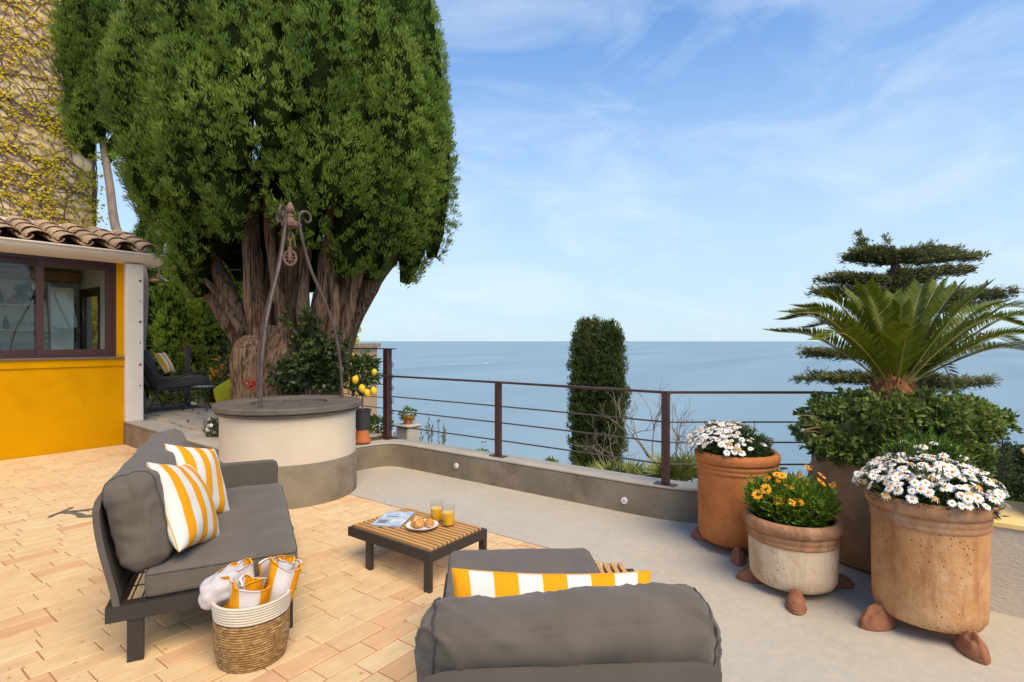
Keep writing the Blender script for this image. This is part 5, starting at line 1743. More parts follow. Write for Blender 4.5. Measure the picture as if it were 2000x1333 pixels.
def daisy_plant(label, c, ztop, R, hgt, n, size, keepfn, shift=(0, 0), seed=1):
    r_ = random.Random(seed)
    t = thing('daisy_plant', label, 'flowers', (c.x, c.y, ztop))
    # leaves
    p, v = blob_points((shift[0] * .5, shift[1] * .5, 0.02), (R * .95, R * .95, hgt * .85), 1500, seed, .3)
    k = (p[:, 2] > 0.0) & (np.hypot(p[:, 0] - shift[0] * .5, p[:, 1] - shift[1] * .5) < R * .93)
    p, v = p[k], v[k]
    c_, d_, s_, L_, W_, t_ = tufts(p, unit(v + [0, 0, .55]), 6, .5, .055, .009, None, .012)
    leaves('foliage', c_, d_, s_, L_, W_, t_, MAT['daisy_leaf'], t)
    MB().lathe([(R * .80, -.05), (R * .74, hgt * .3), (R * .45, hgt * .6), (0, hgt * .68)], 18, wob=.15, c=(shift[0] * .5, shift[1] * .5, 0)).build('dark_core', MAT['inner'], t, 'all')
    m = 0
    placed = []
    tries = 0
    while m < n and tries < n * 60:
        tries += 1
        a = r_.uniform(0, 2 * math.pi)
        rr = math.sqrt(r_.uniform(0, 1))
        x, y_ = rr * math.cos(a), rr * math.sin(a)
        if not keepfn(x, y_, r_): continue
        z = math.sqrt(max(0, 1 - (rr * .96) ** 2))
        zz = hgt * z + r_.uniform(-.015, .035)
        px_, py_ = x * R * 1.08 + shift[0], y_ * R * 1.08 + shift[1]
        if any((px_ - q[0]) ** 2 + (py_ - q[1]) ** 2 + (zz - q[2]) ** 2 < (size * 1.02) ** 2 for q in placed): continue
        placed.append((px_, py_, zz))
        d = Vector((x * .75 + r_.gauss(0, .36), y_ * .75 + r_.gauss(0, .36), z + .40))
        s = size * r_.uniform(.72, 1.2)
        link('daisy', faded if r_.random() < .09 else daisy[m % 4], t, (px_, py_, zz), look_rot(d, r_.uniform(0, 6)), (s, s, s))
        m += 1
    return t


camr = lambda x, y_: (0.6 * x - 0.8 * y_, 0.8 * x + 0.6 * y_)        # world offset -> (right, forward)


def keepA(x, y_, r_):
    X, Y = camr(x, y_)
    return not (X > 0.02 and Y < 0.05) or r_.random() < .06


def keepC(x, y_, r_):
    return True


s_ = c2w(-0.055, 0.02, 0)
daisy_plant('bushy white daisies in the tall reddish pot', PA, 0.735, 0.295, 0.235, 240, 0.0250, keepA, (s_.x, s_.y), 3)
s_ = c2w(-0.01, 0.0, 0)
daisy_plant('bushy white daisies in the large stained pot at the right', PC, 0.735, 0.330, 0.22, 280, 0.0280, keepC, (s_.x, s_.y), 5)
# a second daisy plant standing a little behind
bq = c2w(2.66, 3.52, 0)
daisy_plant('white daisies with light green leaves rising behind the large stained pot', bq, 0.83, 0.20, 0.16, 42, 0.026, lambda x, y_, r_: True, (0, 0), 8)
leaves('light_foliage', *tufts(*(lambda q: (q[0], unit(q[1] + [0, 0, .6])))(blob_points((bq.x, bq.y, 0.86), (.19, .19, .13), 700, 2)), 5, .4, .06, .010), MAT['fresh_leaf'], bpy.data.objects[[o.name for o in scene.objects if o.get('label', '').startswith('white daisies with light')][0]])
lf = bpy.data.objects['light_foliage']; lf.location = (-bq.x, -bq.y, -0.83)
pb_ = MB().lathe([(0.0, 0), (0.17, 0), (0.20, .66), (.22, .68), (.22, .74), (.20, .74), (.19, .70), (0, .70)], 32, wob=.01).build('hidden_flower_pot', MAT['terracotta_mid'], None, 'all', (bq.x, bq.y, 0.003))
pb_.name = 'small_flower_pot'
props(pb_, 'narrow terracotta pot hidden behind the large stained pot', 'flower pot')

# ---- orange flowers in the short pot
og = thing('orange_flower_plant', 'leafy plant with orange flowers in the short pale pot', 'flowers', (PB.x, PB.y, 0.43))
n_ = 950
a_ = rng.uniform(0, 2 * math.pi, n_); r_ = np.sqrt(rng.uniform(0, 1, n_)) * .17
sh_ = c2w(0.0, 0.03, 0)
p = np.stack([r_ * np.cos(a_) + sh_.x, r_ * np.sin(a_) + sh_.y, rng.uniform(0.0, .20, n_) * (1.1 - (r_ / .19) ** 2 * .5)], 1)
d = unit(np.stack([np.cos(a_) * r_ * 5.5, np.sin(a_) * r_ * 5.5, np.ones(n_) * .8], 1))
p = p + d * rng.uniform(0, .06, n_)[:, None] + np.stack([np.cos(a_) * r_ * .5, np.sin(a_) * r_ * .5, np.zeros(n_)], 1) * (p[:, 2:] / .2)
leaves('foliage', *tufts(p, d, 6, .42, .068, .016, None, .018), MAT['fresh_leaf'], og, .15)
rr_ = random.Random(5)
for k, (X, Y, z_) in enumerate([(-.25, -.04, .17), (-.19, -.02, .16), (-.20, -.05, .21), (-.10, .0, .245), (-.10, .02, .29), (-.05, -.04, .22), (-.06, .04, .275), (-.02, .10, .31), (.02, .06, .24), (.06, -.04, .17),
                                (-.04, -.13, .145), (-.085, -.15, .15), (.10, .05, .22), (.13, .08, .31), (.17, .0, .215), (.20, .05, .23), (.22, .08, .265), (.24, .02, .21), (-.14, -.09, .15), (-.03, -.06, .10), (.08, .10, .25), (-.15, .05, .25), (.03, -.10, .135)]):
    o_ = c2w(X * 1.05, Y - .02, z_ + .035)
    shut = k in (3, 8, 9, 12, 17, 19, 20, 22, 13)
    s = (0.036 if not shut else 0.027) * rr_.uniform(.85, 1.1)
    dd = c2w(X * 2 + rr_.gauss(0, .25), Y - .35 + rr_.gauss(0, .2), .6)
    link('orange_flower', marig_shut if shut else marig[k % 3], og, o_, look_rot(dd, rr_.uniform(0, 6)), (s, s, s))

# ================================================================== URN, SUCCULENTS, CYCAD
UC = c2w(2.93, 4.2, 0)
un = thing('giant_urn', 'huge brown clay urn behind the flower pots', 'urn', (UC.x, UC.y, 0.003))
MB().lathe([(0.0, 0), (0.50, 0.0), (0.535, 0.02), (0.575, 0.2), (0.590, 0.42), (0.575, 0.60), (0.535, 0.74), (0.475, 0.86), (0.45, 0.90), (0.458, 0.93), (0.48, 0.95), (0.47, 0.965), (0.44, 0.955), (0.41, 0.90)], 72, wob=.012).build('body', MAT['urn'], un, 'all')
MB().lathe([(0, .93), (.3, .93), (.42, .91)], 32, wob=.03).build('soil', MAT['soil'], un, 'all')
sc = thing('succulent_plant', 'dense mass of green succulents spilling over the giant urn', 'plant', (UC.x, UC.y, 0.95))
sh_ = c2w(-0.10, -0.02, 0)
pts, dirs = [], []
lump = random.Random(21)
mass = [(-.02, 0, .08, .52, .46, .26, 900, 1), (-.40, -.02, .02, .33, .32, .21, 420, 4), (.34, .0, -.02, .32, .32, .25, 420, 7), (-.08, -.26, -.06, .44, .22, .16, 420, 9)]
for k in range(26):
    a_ = lump.uniform(0, 2 * math.pi)
    mass.append((math.cos(a_) * lump.uniform(.30, .62) - .03, math.sin(a_) * .40 - .05, lump.uniform(-.16, .22), *[lump.uniform(.11, .19)] * 2, lump.uniform(.08, .13), 85, k))
for k in range(9):
    mass.append((-.42 + k * .10 + lump.uniform(-.04, .04), -.46 + .12 * abs(k - 4) / 4, -.16 - lump.uniform(0, .12), .09, .09, .085, 55, 60 + k))
for (X, Y, z_, rx, ry, rz, n_, sd) in mass:
    q = c2w(X, Y, z_)
    p, v = blob_points((q.x, q.y, q.z), ((rx + ry) / 2, (rx + ry) / 2, rz), n_, sd, .72)
    pts.append(p); dirs.append(v)
p, v = np.concatenate(pts), np.concatenate(dirs)
leaves('rosettes', *tufts(p, unit(v + [0, 0, .35]), 8, .75, .044, .026, None, .006), MAT['jade'], sc, .18)
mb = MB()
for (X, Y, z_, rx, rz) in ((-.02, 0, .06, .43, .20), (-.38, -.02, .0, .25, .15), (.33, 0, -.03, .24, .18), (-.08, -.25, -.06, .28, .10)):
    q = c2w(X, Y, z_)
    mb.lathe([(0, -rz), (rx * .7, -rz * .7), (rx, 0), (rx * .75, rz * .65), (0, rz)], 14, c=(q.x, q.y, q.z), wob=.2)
mb.build('dark_core', MAT['rosette_dark'], sc, 'all')
mb = MB()
for k in range(34):
    a = c2w(rnd.uniform(-.42, .0), -.40 + rnd.uniform(-.05, .1), rnd.uniform(.02, .17))
    b_ = a + c2w(rnd.uniform(-.2, .2), rnd.uniform(-.05, .05), rnd.uniform(-.05, .06))
    mb.tube(smooth_path([a, a.lerp(b_, .5) + Vector((0, 0, rnd.uniform(-.02, .03))), b_], 6), rnd.uniform(.002, .005), 4)
for k in range(8):
    a = c2w(-.55, -.12, rnd.uniform(-.08, .1)); b_ = a + c2w(rnd.uniform(-.28, -.12), rnd.uniform(-.1, .1), rnd.uniform(-.08, .06))
    mb.tube(smooth_path([a, a.lerp(b_, .5) + Vector((0, 0, .02)), b_], 6), rnd.uniform(.002, .004), 4)
mb.build('dry_twigs', MAT['dry_twig'], sc, True, kind='stuff')

cy = thing('cycad', 'sago cycad with arching feather fronds growing from the giant urn', 'cycad', (UC.x, UC.y, 1.20))
CB = c2w(0.02, 0.0, 0.0)
MB().lathe([(0.10, -.28), (0.135, -.1), (0.15, 0.0), (0.13, .08), (0.07, .15), (0.02, .19), (0, .2)], 18, wob=.25).build('stem', MAT['cycad_crown'], cy, 'all')
p, v = blob_points((0, 0, -.02), (.14, .14, .17), 420, 3, .9)
leaves('stem_scales', p, unit(v + [0, 0, .9]), rng.normal(0, 1, p.shape), .075, .014, rng.uniform(.1, .9, len(p)), leaf_mat('dry_cycad_scale', (0.16, 0.06, 0.03), (0.42, 0.20, 0.08), None, trans=.05, patch=12), cy)


def frond(tip, lift, L=0.15, nl=64, seed=0):
    tip = Vector(tip)
    base = Vector((CB.x, CB.y, 0.10)) + Vector((tip.x, tip.y, 0)) * 0.06
    path = smooth_path([base, base.lerp(tip, .33) + Vector((0, 0, lift * .75)), base.lerp(tip, .68) + Vector((0, 0, lift)), tip], 30)
    P = np.array([tuple(q) for q in path])
    Ts = np.gradient(P, axis=0); Ts = unit(Ts)
    up = np.array([0, 0, 1.0])
    side = unit(np.cross(Ts, up[None]))
    nrm = np.cross(side, Ts)
    ps, ds, ss, Ls, tn = [], [], [], [], []
    for sg in (-1, 1):
        t = np.linspace(.10, .995, nl) + rng.normal(0, .002, nl)
        i = np.clip(t * (len(P) - 1), 0, len(P) - 1.001)
        i0 = i.astype(int); fr = (i - i0)[:, None]
        pp_ = P[i0] * (1 - fr) + P[i0 + 1] * fr
        T, S, Nn = Ts[i0], side[i0] * sg, nrm[i0]
        fwd = (.50 + .75 * t)[:, None]
        dd = unit(S + T * fwd + Nn * (.50 - .2 * t)[:, None] + rng.normal(0, .04, (nl, 3)))
        prof = np.clip(np.minimum((t - .06) / .22, 1), .15, 1) * np.clip(1.25 - t * .75, .3, 1)
        ps.append(pp_); ds.append(dd); ss.append(T); Ls.append(L * prof); tn.append(rng.uniform(.25, .75, nl))
    p, d, s = map(np.concatenate, (ps, ds, ss))
    lv = leaves('frond', p, d, s, np.concatenate(Ls), 0.0135, np.concatenate(tn), MAT['cycad'], cy, .25, None)
    MB().tube(path, [0.0075 * (1 - .8 * k / len(path)) for k in range(len(path))], 5).build('rachis', MAT['rachis'], lv, True)


TIPS = [(1513, 648, -.10, .10), (1530, 625, .25, .18), (1545, 612, -.25, .16), (1612, 578, .0, .10), (1690, 562, -.25, .06), (1716, 590, .35, .10), (1782, 640, -.55, .10), (1800, 560, .15, .05), (1832, 555, .38, .06), (1925, 562, -.20, .06),
        (2035, 606, .25, .20), (2060, 622, -.05, .17), (2050, 655, -.25, .12), (2030, 690, .1, .12), (1990, 672, .5, .16), (1580, 640, .5, .16), (1660, 640, .55, .16), (1888, 640, .55, .18), (1745, 575, .5, .1), (2010, 640, -.45, .2), (1600, 665, -.4, .16), (1560, 600, .1, .15), (1650, 572, .3, .08), (1870, 560, .05, .06), (1960, 590, .35, .12), (1760, 600, -.2, .05)]
for k, (px, py, dy, lift) in enumerate(TIPS):
    q = at(px, py, 4.2 + dy)
    frond((q.x - UC.x, q.y - UC.y, q.z - 1.20), lift, 0.215 if k < 15 else .18, 96, k)
q = at(1890, 835, 4.15)
frond((q.x - UC.x, q.y - UC.y, q.z - 1.20), .34, 0.13, 50, 77)

# ================================================================== TREES
def interp(tab, z):
    zs = [a for a, _ in tab]; rs = [b for _, b in tab]
    return float(np.interp(z, zs, rs))


def cypress(tree, X0, Y0, tab, dz, sp, Lp, Rp, ntuft, per, leafL, leafW, mat, ydep=1.0, zmin=None, lean=0.18, front_only=True, core=.78, zoff=0.0, spread=.42, back_z=-9, latf=None, pr=1.45):
    """foliage of a cypress: many upright flame-shaped plumes packed over the crown's outline"""
    lst = []
    mb = MB()
    z = tab[0][0]
    lvl = 0
    while z < tab[-1][0]:
        R = interp(tab, z + Lp * .35)
        circ = math.pi * 2 * R
        n = max(3, int(circ / sp))
        for i in range(n):
            a = 2 * math.pi * (i + (lvl % 2) * .5 + rnd.uniform(-.3, .3)) / n
            ca, sa = math.cos(a), math.sin(a)
            if front_only and sa > (0.55 if z > back_z else 2): continue
            k = rnd.choice((rnd.uniform(.68, .80), rnd.uniform(.90, 1.02), rnd.uniform(.94, 1.05)))
            yd = ydep(z) if callable(ydep) else ydep
            zz = z + rnd.uniform(-.4, .4) * dz
            if zmin and zz < zmin(ca, sa) + rnd.uniform(-.12, .12): continue
            rad = c2w(ca, sa, 0)
            rp = Rp * rnd.uniform(.75, 1.2)
            lp = Lp * rnd.uniform(.75, 1.25)
            r_in = max(0.0, R * k * (latf(ca, zz) if latf else 1) - rp * .75)
            b = c2w(X0 + ca * r_in, Y0 + sa * r_in * yd, zz + zoff)
            slope = max(-.3, min(.26, (interp(tab, z + Lp) - interp(tab, z)) / Lp))
            ax = Vector((rad.x * (slope * .8 + rnd.uniform(-.1, lean)), rad.y * (slope * .8 + rnd.uniform(-.1, lean)), 1.0)) + Vector((rnd.gauss(0, .07), rnd.gauss(0, .07), 0))
            p, d, t = plume_points(tuple(b), tuple(ax), lp, rp, int(ntuft * rp * lp / (Rp * Lp)), tuple(rad))
            if len(p):
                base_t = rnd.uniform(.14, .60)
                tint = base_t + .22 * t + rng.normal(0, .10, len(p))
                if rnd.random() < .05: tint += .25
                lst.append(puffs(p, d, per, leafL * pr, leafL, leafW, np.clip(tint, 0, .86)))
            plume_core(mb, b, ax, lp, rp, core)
        z += dz
        lvl += 1
    A = cat_tufts(lst)
    cr = leaves('crown', *A, mat, tree)
    o = mb.build('dark_core', MAT['inner'], cr, 'all'); o['kind'] = 'stuff'
    return cr


# ---- the old cypress behind the well
TX0, TY0 = (556 - CX) / FOC * 7.5, 7.5
ct = thing('old_cypress', 'huge old cypress with many stems and a broad dense crown behind the well', 'tree')
tab = [(1.80, .70), (2.05, 1.05), (2.35, 1.42), (2.75, 1.78), (3.3, 2.06), (3.8, 2.18), (4.4, 2.24), (5.2, 2.16), (6.0, 1.98), (7.5, 1.60), (8.6, 1.25), (9.6, .6)]


def zlow(ca, sa):
    # the crown ends higher in front of the stems than on its flanks
    if sa < -.15: return 2.30 + .50 * (1 - abs(ca)) if ca > 0 else 2.28 + .60 * (1 - abs(ca))
    return 2.25 if ca > 0 else 2.2


cypress(ct, TX0, TY0, tab, .52, .50, 1.95, .315, 320, 24, .060, .0105, MAT['cypress'], lambda z: .50 + .24 * min(1, max(0, (z - 2.6) / 1.2)), zlow, .14, core=.72, back_z=3.6, latf=lambda ca, z: 1 + max(0, -ca) * (.07 - .36 * min(1, max(0, (4.5 - z) / 1.9))))
STEMS = [([(560, 800), (565, 700), (570, 600), (575, 500), (580, 420), (585, 300)], 7.4, 40, 14), ([(535, 800), (522, 700), (505, 600), (497, 520), (492, 440), (480, 330)], 7.35, 27, 10),
         ([(515, 800), (498, 700), (470, 620), (440, 560), (415, 500), (390, 400)], 7.4, 24, 9), ([(505, 790), (478, 690), (440, 620), (400, 560), (360, 500), (330, 420)], 7.6, 20, 8),
         ([(500, 770), (465, 670), (425, 600), (385, 535), (340, 480), (300, 430)], 7.9, 13, 5), ([(583, 800), (590, 690), (592, 600), (597, 500), (604, 400), (610, 290)], 7.15, 17, 6),
         ([(605, 800), (618, 690), (630, 600), (640, 520), (650, 440), (660, 300)], 7.3, 30, 10), ([(622, 800), (642, 690), (665, 600), (688, 530), (705, 460), (720, 380)], 7.35, 26, 10),
         ([(638, 790), (660, 690), (695, 610), (735, 540), (768, 490), (800, 440), (850, 360)], 7.5, 26, 8), ([(630, 780), (668, 670), (712, 590), (760, 515), (800, 462), (862, 400)], 7.75, 18, 6),
         ([(545, 790), (530, 650), (535, 550), (545, 470), (550, 380)], 7.9, 24, 10), ([(610, 790), (625, 650), (650, 560), (680, 480), (700, 400)], 7.9, 22, 8),
         ([(715, 575), (738, 500), (748, 440), (760, 340)], 7.5, 9, 4), ([(508, 760), (497, 660), (484, 580), (482, 490), (476, 390), (470, 300)], 7.05, 11, 5), ([(475, 655), (432, 582), (398, 545), (360, 512), (320, 440)], 7.3, 8, 3),
         ([(655, 720), (685, 600), (700, 540), (716, 470), (728, 380), (735, 290)], 7.15, 12, 4), ([(570, 760), (556, 640), (540, 560), (527, 470), (520, 380), (515, 290)], 7.15, 15, 6), ([(640, 740), (655, 620), (652, 540), (650, 450), (652, 350), (655, 280)], 7.15, 12, 5),
         ([(700, 600), (745, 540), (790, 480), (822, 430), (840, 330)], 7.55, 10, 4), ([(452, 640), (415, 570), (372, 510), (345, 430), (330, 330)], 7.5, 10, 4)]
mb = MB()
for pts, Y, r0, r1 in STEMS:
    path = smooth_path([at(x_, y_, Y + .05 * math.sin(i * 2 + x_)) for i, (x_, y_) in enumerate(pts)], 22)
    k_ = len(path)
    # fluted, knotty stems
    n = 12
    b0 = len(mb.v)
    mb.tube(path, [(r0 + (r1 - r0) * (i / k_) ** .8) * Y / FOC * (1 + .10 * math.sin(i * 1.3 + x_)) for i in range(k_)], n)
    for q in range(b0, len(mb.v)):
        v_ = Vector(mb.v[q])
        rel = (q - b0) % n
        c0 = path[min((q - b0) // n, k_ - 1)]
        d_ = v_ - c0
        f_ = 1 + .22 * noise.noise(Vector((rel * 1.7, c0.z * .8, r0))) + .10 * noise.noise(v_ * 9)
        mb.v[q] = tuple(c0 + d_ * f_)
bole = smooth_path([at(562, 830, 7.45), at(565, 760, 7.45), at(570, 690, 7.45), at(575, 640, 7.45)], 14)
b0 = len(mb.v)
mb.tube(bole, [(0.72 - .35 * i / len(bole)) for i in range(len(bole))], 26)
for q in range(b0, len(mb.v)):
    i_ = min((q - b0) // 26, len(bole) - 1)
    a = ((q - b0) % 26) / 26 * 2 * math.pi
    d_ = Vector(mb.v[q]) - bole[i_]
    mb.v[q] = tuple(bole[i_] + d_ * (1 + .10 * math.sin(a * 7) + .08 * noise.noise(Vector((math.cos(a) * 3, math.sin(a) * 3, i_ * .2)))))
mb.build('trunk', MAT['bark'], ct, 'all')
sb_ = at(487, 800, 6.98)
MAT['bark_worn'] = M('worn_stump_wood', (0.13, 0.085, 0.052), (0.095, 0.06, 0.036), 4, 0.85, 0.6, 30, stretch=(2, 2, .6))
MB().lathe([(0.245, 0), (0.235, .3), (0.232, .75), (0.225, 1.05), (0.20, 1.22), (.15, 1.33), (.07, 1.39), (0, 1.40)], 28, wob=.28).build('stump', MAT['bark'], ct, 'all', (sb_.x, sb_.y, 0.33))

# ---- slim cypress by the house
cl_ = thing('slim_cypress', 'slim cypress with a bare bent trunk behind the house roof', 'tree')
LX, LY = (186 - CX) / FOC * 10.4, 10.4
cypress(cl_, LX, LY, [(5.05, .20), (5.6, .36), (6.5, .50), (8, .52), (9.5, .40), (11, .12)], .42, .34, 1.1, .22, 110, 20, .07, .013, MAT['cypress'], 1.0, None, .12, core=.68)
path = smooth_path([at(272, 812, 10.2), at(271, 690, 10.2), at(277, 600, 10.2), (at(276, 530, 10.2)), at(250, 485, 10.3), at(226, 445, 10.35), at(214, 360, 10.4), at(201, 275, 10.4), at(188, 150, 10.4), at(178, 20, 10.4)], 50)
MB().tube(path, [.12 - .075 * i / len(path) for i in range(len(path))], 10).build('trunk', MAT['bark_grey'], cl_, 'all')

# ---- row of young cypresses at the end of the garden
HEDGE = [(302, 13.2, .55, 3.9, 'cypress', 'dark green cypress in the garden row, partly behind the white column'), (343, 12.7, .46, 3.7, 'hedge', 'bright green cypress in the garden row, right above the iron armchair'),
         (392, 13.3, .50, 3.8, 'hedge', 'green cypress in the garden row, above the end of the tall railing'), (428, 12.9, .36, 3.2, 'cypress', 'narrow dark cypress in the garden row, just left of the old trunk'),
         (470, 14.0, .6, 4.2, 'cypress', 'dark cypress in the garden row, hidden behind the old trunk'), (365, 15.5, .9, 5.0, 'cypress', 'dark broad cypress behind the bright garden row'), (285, 15.0, .8, 5.0, 'cypress', 'dark broad cypress behind the shower head')]
for px, Y, R, hgt, mt, lab in HEDGE:
    X = (px - CX) / FOC * Y
    t = thing('garden_cypress', lab, 'tree', (0, 0, 0), 0, 'cypresses at the end of the garden')
    cypress(t, X, Y, [(.25, R * .8), (.8, R), (2.2, R), (3.2, R * .8), (hgt, .1)], .42, .26, .95, .17, 42, 15, .075, .014, MAT[mt], 1.0, None, .1, core=.7, spread=.3)
    b_ = c2w(X, Y, .30)
    MB().tube([b_, b_ + Vector((0, 0, hgt * .6))], [.09, .03], 8).build('trunk', MAT['bark'], t, True)

# ---- tall cypress below the terrace
tc = thing('tall_cypress', 'tall dark cypress standing below the terrace in front of the sea', 'tree')
Y = 30.0
for (px, R, top) in ((1146, .86, 2.35), (1166, .80, 2.6), (1188, .90, 2.55)):
    cypress(tc, (px - CX) / FOC * Y, Y + (.4 if px < 1160 else .7 if px < 1170 else 0), [(-10.5, R * .55), (-7.0, R * .72), (-4.5, R * .86), (-2, R * .95), (.0, R), (1.0, R * .95), (top - .9, R * .80)], .62, .62, 1.5, .42, 60, 11, .17, .045, MAT['cypress_far'], 1.0, None, .06, core=.66, front_only=False)
    b_ = c2w((px - CX) / FOC * Y, Y, -14)
    MB().tube([b_, b_ + Vector((0, 0, 13))], [.3, .08], 8).build('trunk', MAT['bark_dark'], tc, True)

# ---- cedar behind the cycad
cd = thing('cedar_tree', 'dark cedar with flat spreading tiers of branches behind the cycad', 'tree')
Y0 = 22.0
# tier: height in the picture, reach to the left and right of the stem, stem position, thickness, number of boughs
TIERS = [(503, 108, 170, 1747, 9, 34), (493, 80, 130, 1745, 7, 14), (547, 160, 70, 1750, 8, 26), (533, 0, 162, 1752, 8, 16), (572, 175, 80, 1755, 8, 28), (577, 30, 232, 1758, 9, 24), (602, 110, 175, 1764, 9, 26),
         (690, 215, 30, 1778, 8, 18), (738, 222, 60, 1778, 8, 18), (748, 30, 165, 1778, 9, 16)]
rc = random.Random(31)
lst = []
mb = MB()
tr = smooth_path([at(1770, 1080, Y0), at(1775, 900, Y0), at(1780, 740, Y0), at(1778, 640, Y0), at(1762, 590, Y0), at(1750, 540, Y0), at(1747, 500, Y0), at(1742, 480, Y0)], 30)
mb.tube(tr, [.40 - .32 * i / len(tr) for i in range(len(tr))], 9)
KP = Y0 / FOC
for (py, lf_, rt, spx, th, nb) in TIERS:
    c0 = at(spx, py + 10, Y0)
    for k in range(nb):
        az = 2 * math.pi * (k + rc.uniform(-.4, .4)) / nb
        ca, sa = math.cos(az), math.sin(az)
        reach = (rt if ca > 0 else lf_) * KP * 1.06 * rc.uniform(.66, 1.0)
        lat, dep = ca * reach, sa * .6 * rc.uniform(.4, 1.0)
        rise = rc.uniform(-.02, .20) * (1 if rc.random() < .9 else 2.6)
        e = c0 + c2w(lat, dep, 10 * KP + rise * min(1, abs(lat) / 1.5) - .06)
        m_ = c0.lerp(e, .55) + Vector((0, 0, rc.uniform(.0, .18)))
        path = smooth_path([c0, m_, e], 12)
        mb.tube(path, [.075 * (1 - .85 * q / len(path)) for q in range(len(path))], 4, caps=False)
        d_ = (e - c0); ln = d_.length; d_.normalize()
        sd_ = Vector((-d_.y, d_.x, 0)).normalized()
        n = int(26 + 38 * ln)
        t = rng.uniform(.22, 1.02, n)
        P0 = np.array([tuple(path[min(len(path) - 1, int(q * (len(path) - 1)))]) for q in np.clip(t, 0, 1)])
        wd = (.52 * (1.05 - t) + .06) * min(1.0, ln / 2.2)
        off = rng.normal(0, 1, n) * wd
        P = P0 + np.array(sd_)[None] * off[:, None] * (.55 if abs(ca) > .5 else .9) + np.array(d_)[None] * rng.normal(0, .12, (n, 1))
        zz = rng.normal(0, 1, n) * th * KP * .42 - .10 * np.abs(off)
        P[:, 2] += zz
        D = np.array(d_)[None] * rng.uniform(.4, 1.2, (n, 1)) + np.array(sd_)[None] * (np.sign(off) * rng.uniform(0, .8, n))[:, None] + np.array([0, 0, .22])[None] + rng.normal(0, .18, (n, 3))
        lst.append(tufts(P, unit(D), 6, .38, .20, .036, np.clip(rng.normal(.34, .12, n) + .45 * zz / (th * KP), 0, .95), .04))  # needles tinted lighter higher in each tier, painting in the lit top
for (px, py, n) in ((1678, 470, 46), (1690, 486, 40), (1733, 480, 26), (1818, 488, 16)):
    P = np.array([tuple(at(px + rc.gauss(0, 4), py + rc.uniform(-16, 14), Y0)) for _ in range(n)])
    lst.append(tufts(P, unit(np.stack([rng.normal(-.2, .5, n), rng.normal(.2, .5, n), np.ones(n)], 1)), 5, .4, .20, .036, None, .03))
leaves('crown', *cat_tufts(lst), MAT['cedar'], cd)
mb.build('trunk', MAT['bark_dark'], cd, 'all')


# ---- bare tree below the wall
def bare_tree(name, label, base, d0, L0, r0, depth, seed, mat):
    r_ = random.Random(seed)
    t = thing(name, label, 'tree', base)
    mb = MB()

    def grow(p, d, L, r, lev):
        n = 5
        pts = [p]
        for i in range(n):
            d = (d + Vector((r_.gauss(0, .16), r_.gauss(0, .16), r_.gauss(.05, .12)))).normalized()
            p = p + d * (L / n)
            pts.append(p)
        mb.tube(pts, [max(.0028, r * (1 - .45 * i / n)) for i in range(n + 1)], 5 if lev > 2 else 4, caps=False)
        if lev == 0: return
        for k in range(r_.choice((2, 2, 3))):
            nd = (d + Vector((r_.gauss(0, .75), r_.gauss(0, .75), r_.gauss(.15, .45)))).normalized()
            grow(pts[-1 - (k % 2) * r_.randint(0, 2)], nd, L * r_.uniform(.6, .85), r * .55, lev - 1)
    for d in d0:
        grow(Vector((0, 0, 0)), Vector(d).normalized(), L0, r0, depth)
    mb.build('branches', mat, t, 'all')


bare_tree('bare_tree', 'leafless tree with pale crooked branches below the railing', on(1350, 1010, -.55) + c2w(0.0, 1.9, -.3), [c2w(-.75, .1, .55), c2w(-.35, -.1, .9), c2w(.3, .1, .8), c2w(.75, .2, .55), c2w(-1, .3, .3)], .62, .030, 4, 12, MAT['twig'])


# ---- fan palms below the wall
def fan_palm(label, px, py, Y, n, seed):
    r_ = random.Random(seed)
    c = at(px, py, Y)
    t = thing('fan_palm', label, 'palm', c, 0, 'fan palms below the wall')
    MB().lathe([(.10, -1.6), (.12, -.4), (.06, .0), (0, .05)], 10, wob=.2).build('trunk', MAT['bark'], t, 'all')
    for k in range(n):
        a = 2 * math.pi * k / n + r_.uniform(-.3, .3)
        el = r_.uniform(.35, 1.15)
        st = c2w(math.cos(a) * math.cos(el), math.sin(a) * math.cos(el), math.sin(el)) * r_.uniform(.22, .36)
        d0 = (st.normalized() + Vector((0, 0, .1))).normalized()
        s0 = d0.cross(Vector((0, 0, 1))).normalized()
        m = 26
        an = np.linspace(-1.75, 1.75, m)
        D = np.outer(np.cos(an), np.array(d0)) + np.outer(np.sin(an), np.array(s0)) + rng.normal(0, .04, (m, 3)) + np.array([0, 0, .02])
        nn_ = np.array(d0.cross(s0))
        S = np.cross(D, nn_[None])
        lv = leaves('fan_leaf', np.repeat(np.array(st)[None], m, 0), D, S, .34 * (1 - .18 * np.abs(an) / 1.75) * r_.uniform(.85, 1.1), .028, rng.uniform(.3, .8) + rng.normal(0, .1, m), MAT['palm'], t, .2, None)
        MB().tube([(0, 0, 0), st], .008, 5).build('leaf_stalk', MAT['stem_green'], lv, True)


fan_palm('fan palm just behind the wall, left of the second railing post', 1218, 975, 7.2, 9, 2)
fan_palm('fan palm just behind the wall, in front of the tall cypress', 1165, 968, 7.6, 8, 3)
fan_palm('fan palm just behind the wall beside the second railing post', 1300, 975, 6.6, 10, 5)
fan_palm('fan palm just behind the wall, left of the tall reddish pot', 1352, 968, 6.4, 9, 6)

